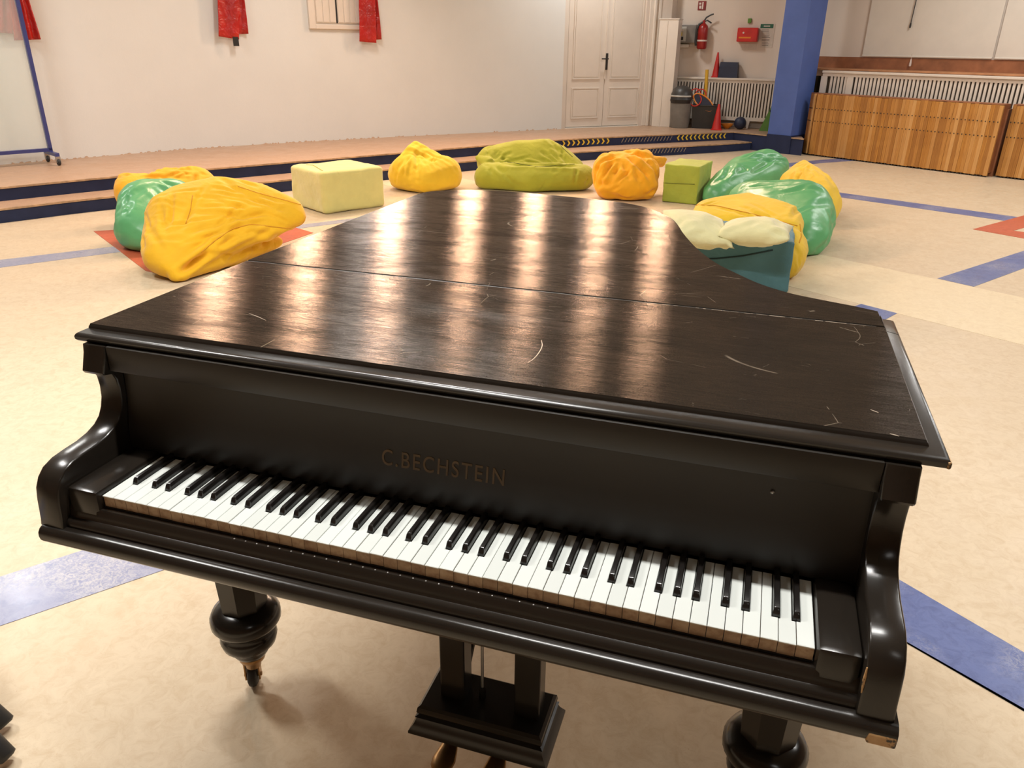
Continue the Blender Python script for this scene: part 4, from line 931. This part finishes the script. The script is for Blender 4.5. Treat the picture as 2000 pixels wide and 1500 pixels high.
mb.loft([rect_loop(LX1-.0306, LX1-k*.0298, LC+.003, .742-k*.014, z) for k, z in LPROF[::-1]]); pobj(mb, 'lid_side_moulding', M_LACW, True)
# lid, rear part: curved outline
curve = [(1.262, .66), (1.255, .774), (1.177, .802), (1.115, .830), (1.055, .880), (1.002, .950), (.955, 1.02), (.92, 1.092), (.885, 1.18), (.858, 1.262), (.832, 1.35), (.810, 1.436), (.785, 1.515), (.754, 1.574), (.71, 1.64), (.654, 1.696), (.56, 1.742), (.355, 1.778), (.20, 1.790), (.101, 1.790), (-.005, 1.762), (-.083, 1.705), (-.112, 1.647), (-.118, 1.55)]
sm = spline([(x, y, 0) for x, y in curve[1:]], 4); outline = [Vector((-.131, .660, 0)), Vector((1.288, .660, 0)), Vector((1.288, .744, 0)), Vector((1.2875, .757, 0))] + sm[1:]
def offset(poly, d):
    out = []; n = len(poly)
    for i in range(n):
        t = (poly[(i+1) % n]-poly[i-1]).normalized(); out.append(poly[i]+Vector((-t.y, t.x, 0))*d)
    return out
mb = MB(); loops = []
for d, z in ((.0, LZ-.024), (.0, LZ-.0022), (.0018, LZ)):
    loops.append([Vector((p.x, p.y, z)) for p in offset(outline, d)])
mb.loft(loops); pobj(mb, 'lid_rear', M_LID, True)
pobj(MB().tube([(-.132, .656, LZ-.0035), (1.274, .656, LZ-.0035)], .0032, 8), 'lid_hinge_strip', M_LAC, True)
lidf = [o for o in bpy.data.objects if o.name == 'lid_front_flap'][0]
for pts, w in (([(1057,664),(1059,675),(1053,688),(1042,701),(1031,708)], .0009), ([(1700,800),(1716,806)], .0006), ([(486,612),(502,618),(520,626)], .0006), ([(1738,847),(1756,852)], .0009)):
    P_ = spline([on_z(x, y, LZ) for x, y in pts], 5); pobj(MB().tube(P_, [w*(.3+.7*math.sin(math.pi*k/(len(P_)-1))) for k in range(len(P_))], 5), 'scratch', M_CHIPL, parent=lidf)
rw = random.Random(11); mb = MB(); x = .84
while x < 1.235:
    L = rw.uniform(.004, .03); mb.box(x, x+L, .6525, .6525+rw.uniform(.001, .0025), LZ-.004, LZ-.0005); x += L+rw.uniform(.0, .012)
pobj(mb, 'worn_crease_edge', M_CHIPL, stuff=True)
# case: rim behind keyboard following the lid outline
rim = [Vector((X0, .20, 0)), Vector((X1, .20, 0)), Vector((X1, .735, 0))] + offset(outline, .018)[4:]
mb = MB(); ri = offset(rim, .035); n = len(rim)
pobj(MB().prism([(p.x, p.y) for p in rim], .665, LZ-.0262), 'case_rim', M_LAC, True)
pobj(MB().prism([(p.x, p.y) for p in offset(rim, .012)], .635, .665), 'case_bottom', M_LEGSIDE)
# cheeks (arms): side profile extruded
prof = [(.1345, .9505), (.132, .935), (.121, .903), (.124, .898), (.143, .893), (.149, .880), (.151, .860), (.149, .838), (.143, .820), (.134, .805), (.120, .794), (.100, .786), (.075, .781), (.045, .779), (.018, .776), (-.004, .768), (-.018, .755), (-.027, .738), (-.031, .715), (-.033, .690), (-.034, .662), (.200, .662), (.200, .9505)]
profs = [Vector((0, y, z)) for y, z in prof]
def cheek(xa, xb, name='cheek'):
    mb = MB(); s = .004; loops = []
    for x, d in ((xa, s), (xa+s*.3, s*.3), (xa+s, 0), (xb-s, 0), (xb-s*.3, s*.3), (xb, s)):
        n = len(prof); L = []
        for i, (y, z) in enumerate(prof):
            a, b = prof[i-1], prof[(i+1) % n]; t = Vector((b[0]-a[0], b[1]-a[1])); t.normalize(); L.append(Vector((x, y+t.y*-d if i < n-2 else y, z+t.x*d if i < n-2 else z)))
        loops.append(L)
    mb.loft(loops); return pobj(mb, name, M_LACW, True)
# outward normal of the profile runs to -y/-z side, so bevel shrinks inward
def cheek2(xa, xb):
    s = .004; loops = []
    cy = .12; cz = .78
    for x, d in ((xa, s), (xa+s*.35, s*.35), (xa+s, 0), (xb-s, 0), (xb-s*.35, s*.35), (xb, s)):
        L = []; n = len(prof)
        for i, (y, z) in enumerate(prof):
            if i >= n-2: L.append(Vector((x, y, z))); continue
            a, b = prof[max(i-1, 0)], prof[i+1]; t = Vector((b[0]-a[0], b[1]-a[1])).normalized()
            L.append(Vector((x, y+(-t.y)*d, z+t.x*d)))
        loops.append(L)
    return pobj(MB().loft(loops), 'cheek', M_LACW, True)
ck1 = cheek2(X0, X0+.050); ck2 = cheek2(X1-.046, X1)
# key blocks
for xa, xb in ((X0+.052, -.0015), (1.1815, X1-.046)):
    pobj(MB().box(xa, xb, -.012, .152, .662, .741, bev=.009), 'key_block', M_LACW, True)
# fascia rail under the lid, and fallboard with a hollow curve
pobj(MB().box(X0+.052, X1-.046, .1355, .20, .903, .951, bev=.002), 'fascia_rail', M_LAC, True)
fb = [(.150, .7345), (.1485, .745), (.1495, .765), (.153, .790), (.158, .815), (.163, .845), (.165, .875), (.165, .898), (.158, .9035), (.20, .9035), (.20, .7345)]
xs_ = (X0+.052, X1-.046)
fbo = pobj(MB().loft([[Vector((x, y, z)) for y, z in fb] for x in xs_]), 'fallboard', M_LAC, True)
pobj(MB().box(X0+.052, X1-.046, .148, .156, .9, .9035, bev=.001), 'fallboard_edge', M_LACW)
pobj(MB().lathe([(.001, 0), (.0035, 0), (.0025, .002), (.001, .003)], 12, Matrix.Translation((1.105, .163, .862)) @ Matrix.Rotation(math.pi/2, 4, 'X')), 'screw_head', M_STEEL, parent=fbo)
# lettering
fc = bpy.data.curves.new('lettering', 'FONT'); fc.body = 'C.BECHSTEIN'; fc.size = .0395; fc.extrude = .0004; fc.align_x = 'CENTER'; fc.space_character = 1.22; fc.offset = .0003
fo = bpy.data.objects.new('tmp', fc); COL.objects.link(fo); dg = bpy.context.evaluated_depsgraph_get(); lme = bpy.data.meshes.new_from_object(fo.evaluated_get(dg)); bpy.data.objects.remove(fo)
co = get_co(lme); wdt = co[:, 0].max()-co[:, 0].min(); co[:, 0] *= .222/wdt
xx, zz = co[:, 0]+.580, co[:, 1]+.797; th = co[:, 2]
yy = np.interp(zz, [z for y, z in fb[1:8]], [y for y, z in fb[1:8]])-.0006-th
lme.vertices.foreach_set('co', np.stack([xx-.59, yy-.9, zz], 1).ravel()); lme.materials.clear(); lme.materials.append(M_GOLD); lme.update()
link('lettering', lme, fbo, 'faded gold capitals on the fallboard')
# keyslip and key bed rail
ks = [(-.0025, .7045), (-.008, .704), (-.0115, .700), (-.0125, .688), (-.0150, .682), (-.0215, .679), (-.0250, .674), (-.0255, .664), (.15, .664), (.15, .7045)]
slip = pobj(MB().loft([[Vector((x, y, z)) for y, z in ks] for x in xs_]), 'keyslip', M_LACW, True)
kb = [(-.0255, .6655), (-.0345, .6655), (-.0415, .662), (-.0455, .656), (-.0465, .648), (-.0445, .640), (-.040, .634), (.20, .634), (.20, .6655)]
rail = pobj(MB().loft([[Vector((x, y, z)) for y, z in kb] for x in (X0+.003, X1+.006)]), 'key_bed_rail', M_LACW, True)
mb = MB()
for k in range(26):
    mb.lathe([(.0004, 0), (.0016, 0), (.0012, .0006), (.0004, .0008)], 8, Matrix.Translation((.272+k*.0216, -.0062, .7043)))
pobj(mb, 'slip_pins', M_STEEL, stuff=True)
# chipped bare wood at the right lower corner and cheek edge
pobj(MB().box(X1-.030, X1+.0066, -.0472, -.02, .6335, .652, bev=.003), 'chipped_corner', M_CHIP, parent=rail, label='corner with lacquer worn to bare wood')
pobj(MB().tube([(X1-.0455, -.0292, .741), (X1-.0458, -.0315, .722), (X1-.0456, -.0328, .702)], [.0010, .0022, .0008], 6), 'chipped_edge', M_CHIP, parent=ck2, label='chipped bare wood on cheek edge')
pobj(MB().box(LX1-.006, LX1+.0006, LF-.0006, LF+.02, LZ-.0255, LZ-.014, bev=.003), 'chipped_corner', M_CHIP, label='worn lid corner')
# keys
KW = .0236; pat = {0: 'A', 1: 'B', 2: 'C', 3: 'D', 4: 'E', 5: 'F', 6: 'G'}; after = {'A': .0033, 'C': -.0025, 'D': .0025, 'F': -.0035, 'G': 0.0}
blacks = []
for i in range(49):
    L = pat[i % 7]
    if L in after: blacks.append((i+1)*KW+after[L])
BW = .0102
rk = random.Random(5); cache = {}
for i in range(50):
    x0, x1 = i*KW+.0005, (i+1)*KW-.0005; nl = [b+BW/2+.0008 for b in blacks if x0-.012 < b < x0+.009]; nr = [b-BW/2-.0008 for b in blacks if x1-.009 < b < x1+.012]
    xl = max([x0]+nl); xr = min([x1]+nr); c = (x0+x1)/2; key = (round(xl-c, 5), round(xr-c, 5))
    if key not in cache:
        P = [(x0-c, 0), (x1-c, 0)]
        if xr < x1-1e-5: P += [(x1-c, .0475), (xr-c, .0475)]
        P += [(xr-c, .1478), (xl-c, .1478)]
        if xl > x0+1e-5: P += [(xl-c, .0475), (x0-c, .0475)]
        mb = MB(); n = len(P); r_ = .0007
        ins = []
        for q in range(n):
            a = Vector(P[q-1]); b = Vector(P[q]); d2 = Vector(P[(q+1) % n]); t1 = (b-a).normalized(); t2 = (d2-b).normalized(); ins.append(b+Vector((-t1.y, t1.x))*r_+Vector((-t2.y, t2.x))*r_)
        bot = [Vector((x, y+(.0015 if y < .001 else 0), -.0225)) for x, y in P]; lowc = [Vector((x, y+(.0015 if y < .001 else 0), -.0024)) for x, y in P]; mid0 = [Vector((x, y-(.0006 if y < .001 else 0), -.0022)) for x, y in P]; mid = [Vector((x, y-(.0006 if y < .001 else 0), -r_)) for x, y in P]; top = [Vector((p.x, p.y, 0)) for p in ins]
        mb.loft([bot, lowc], cap=False, mi=1); mb.loft([lowc, mid0], cap=False, mi=1); k0 = len(mb.v); mb.loft([mid0, mid], cap=False, mi=0); mb.loft([mid, top], cap=False, mi=0); mb.add(top, [tuple(range(n))], 0); mb.add(bot, [tuple(range(n-1, -1, -1))], 1)
        me = mb.mesh('white_key', [M_IVORY, M_KFRONT]); bm = bmesh.new(); bm.from_mesh(me); bmesh.ops.remove_doubles(bm, verts=bm.verts[:], dist=1e-5); bmesh.ops.recalc_face_normals(bm, faces=bm.faces[:]); bm.to_mesh(me); bm.free(); cache[key] = me
    o = link('white_key', cache[key], PIANO); o.location = (c-.59, -.9, .73+rk.uniform(-.0005, .0005)); o.rotation_euler = (0, 0, 0)
mb = MB(); bw = BW/2
secs = [(.0488, -.001, bw), (.0490, .003, bw*.98), (.0520, .0098, bw*.86), (.0550, .0118, bw*.80), (.1478, .0118, bw*.80)]
loops = []
for y, z, w in secs:
    b_ = bw; c_ = .0012
    loops.append([Vector((-b_, y, -.012)), Vector((b_, y, -.012)), Vector((b_*.97, y, min(z, -.0)+.0)), Vector((w, y, z-c_)), Vector((w-c_*.8, y, z)), Vector((-w+c_*.8, y, z)), Vector((-w, y, z-c_)), Vector((-b_*.97, y, min(z, -.0)))])
mb.loft(loops); bme = mb.mesh('black_key', M_EBONY, smooth=True)
for b in blacks:
    o = link('black_key', bme, PIANO); o.location = (b-.59, -.9, .7305+rk.uniform(-.0004, .0004))
pobj(MB().box(-.001, 1.181, .001, .148, .7046, .7070), 'key_frame', M_RUBBER)
# legs
def leg(x, y, back=False):
    T_ = Matrix.Translation((x, y, 0)); mb = MB(); loops = []
    for r, z in ((.078, .640), (.078, .60), (.072, .595), (.054, .262), (.050, .255)):
        loops.append([Vector((x+r*math.cos(math.pi/8+k*math.pi/4), y+r*math.sin(math.pi/8+k*math.pi/4), z)) for k in range(8)])
    mb.loft(loops); lg = pobj(mb, 'leg', M_LEGSIDE)
    rings = [(.04, .262), (.058, .256), (.073, .246), (.080, .232), (.080, .216), (.072, .202), (.058, .194), (.055, .190), (.063, .180), (.066, .166), (.062, .150), (.052, .140), (.046, .136), (.045, .128), (.040, .118), (.036, .112), (.001, .112)]
    pobj(MB().lathe(rings, 32, T_), 'turned_rings', M_LEGSIDE, 'full', parent=lg)
    pobj(MB().lathe([(.001, .118), (.030, .118), (.033, .108), (.030, .096), (.020, .090), (.018, .072), (.001, .072)], 24, T_), 'castor_cup', M_BRASS, 'full', parent=lg)
    A = Matrix.Translation((x-.012, y+.008, 0)) @ Matrix.Rotation(math.radians(25), 4, 'Z')
    wh = pobj(MB().lathe([(.001, -.011), (.022, -.011), (.029, -.007), (.0305, 0), (.029, .007), (.022, .011), (.001, .011)], 24, A @ Matrix.Translation((0, 0, .0315)) @ Matrix.Rotation(math.pi/2, 4, 'Y')), 'castor_wheel', M_RUBBER, 'full', parent=lg)
    mb = MB()
    for s_ in (-1, 1): mb.box(s_*.0165-.002, s_*.0165+.002, -.011, .011, .022, .080, A, bev=.001)
    mb.box(-.0185, .0185, -.012, .012, .070, .080, A, bev=.001); mb.tube([A @ Vector((-.021, 0, .0315)), A @ Vector((.021, 0, .0315))], .005, 10)
    pobj(mb, 'castor_fork', M_BRASS, parent=lg)
leg(.006, .300); leg(1.180, .300); leg(.30, 1.50)
# pedal lyre
lb = MB(); lo = []
for d, z in ((.0, .098), (.0, .104), (.010, .120), (.015, .133), (.012, .137), (.019, .141), (.015, .149), (.017, .160), (.023, .165)):
    lo.append(rect_loop(.459+d, .768-d, .211+d, .374-d, z))
lyre = pobj(lb.loft(lo), 'pedal_box', M_LEGSIDE, True)
for xa, xb in ((.512, .568), (.678, .734)):
    pobj(MB().box(xa, xb, .270, .318, .162, .640, bev=.004), 'lyre_post', M_LEGSIDE, parent=lyre)
pobj(MB().tube([(.600, .295, .163), (.600, .295, .64)], .0035, 8), 'pedal_rod', M_STEEL, parent=lyre)
pobj(MB().tube([(.600, .295, .163), (.600, .295, .195)], .008, 8), 'rod_nut', M_LEGSIDE, parent=lyre)
pobj(MB().tube([(.54, .35, .163), (.54, .75, .66)], .008, 8), 'lyre_brace', M_LEGSIDE, True, parent=lyre); pobj(MB().tube([(.70, .35, .163), (.70, .75, .66)], .008, 8), 'lyre_brace', M_LEGSIDE, True, parent=lyre)
for xp in (.540, .652):
    pts = []; mb = MB(); loops = []
    for y, w, z, h in ((.35, .010, .085, .008), (.29, .011, .072, .008), (.265, .014, .056, .008), (.240, .021, .048, .010), (.215, .026, .044, .013), (.197, .024, .042, .012), (.184, .015, .041, .009), (.178, .003, .040, .003)):
        loops.append([Vector((xp+w*math.cos(a), y, z+h*.7*math.sin(a))) for a in np.linspace(0, 2*math.pi, 14, endpoint=False)])
    pobj(mb.loft(loops), 'pedal', M_BRASS, 'full', parent=lyre)
pobj(MB().box(.50, .71, .27, .35, .066, .099), 'pedal_bracket', M_LEGSIDE, parent=lyre)
# stand whose feet peep in at the lower left
f1 = on_z(10, 1413, .022); f2 = on_z(13, 1478, .022); ctr = Vector(((f1.x+f2.x)/2-.42, (f1.y+f2.y)/2+.02, 0))
st = thing('stool', 'dark stool whose two foot ends peep in at the lower left edge', 'stool', ctr)
for q in (f1, f2, Vector((2*ctr.x-f1.x, f1.y, .022)), Vector((2*ctr.x-f2.x, f2.y, .022))):
    e = q-ctr; s0 = Vector((e.x*.12, e.y*.3, .30)); MB().tube([s0, s0.lerp(e, .5)+Vector((0,0,.02)), e, e+Vector((e.x*.008, 0, -.003))], [.018, .020, .021, .014], 14).obj('leg', M_RUBBER, st, smooth='full')
MB().tube([(0, 0, .26), (0, 0, .46)], .03, 16).obj('column', M_RUBBER, st, smooth=True)
MB().lathe([(.001, .46), (.165, .46), (.18, .475), (.18, .51), (.165, .53), (.001, .535)], 32).obj('seat', M_LAC, st, smooth=True)
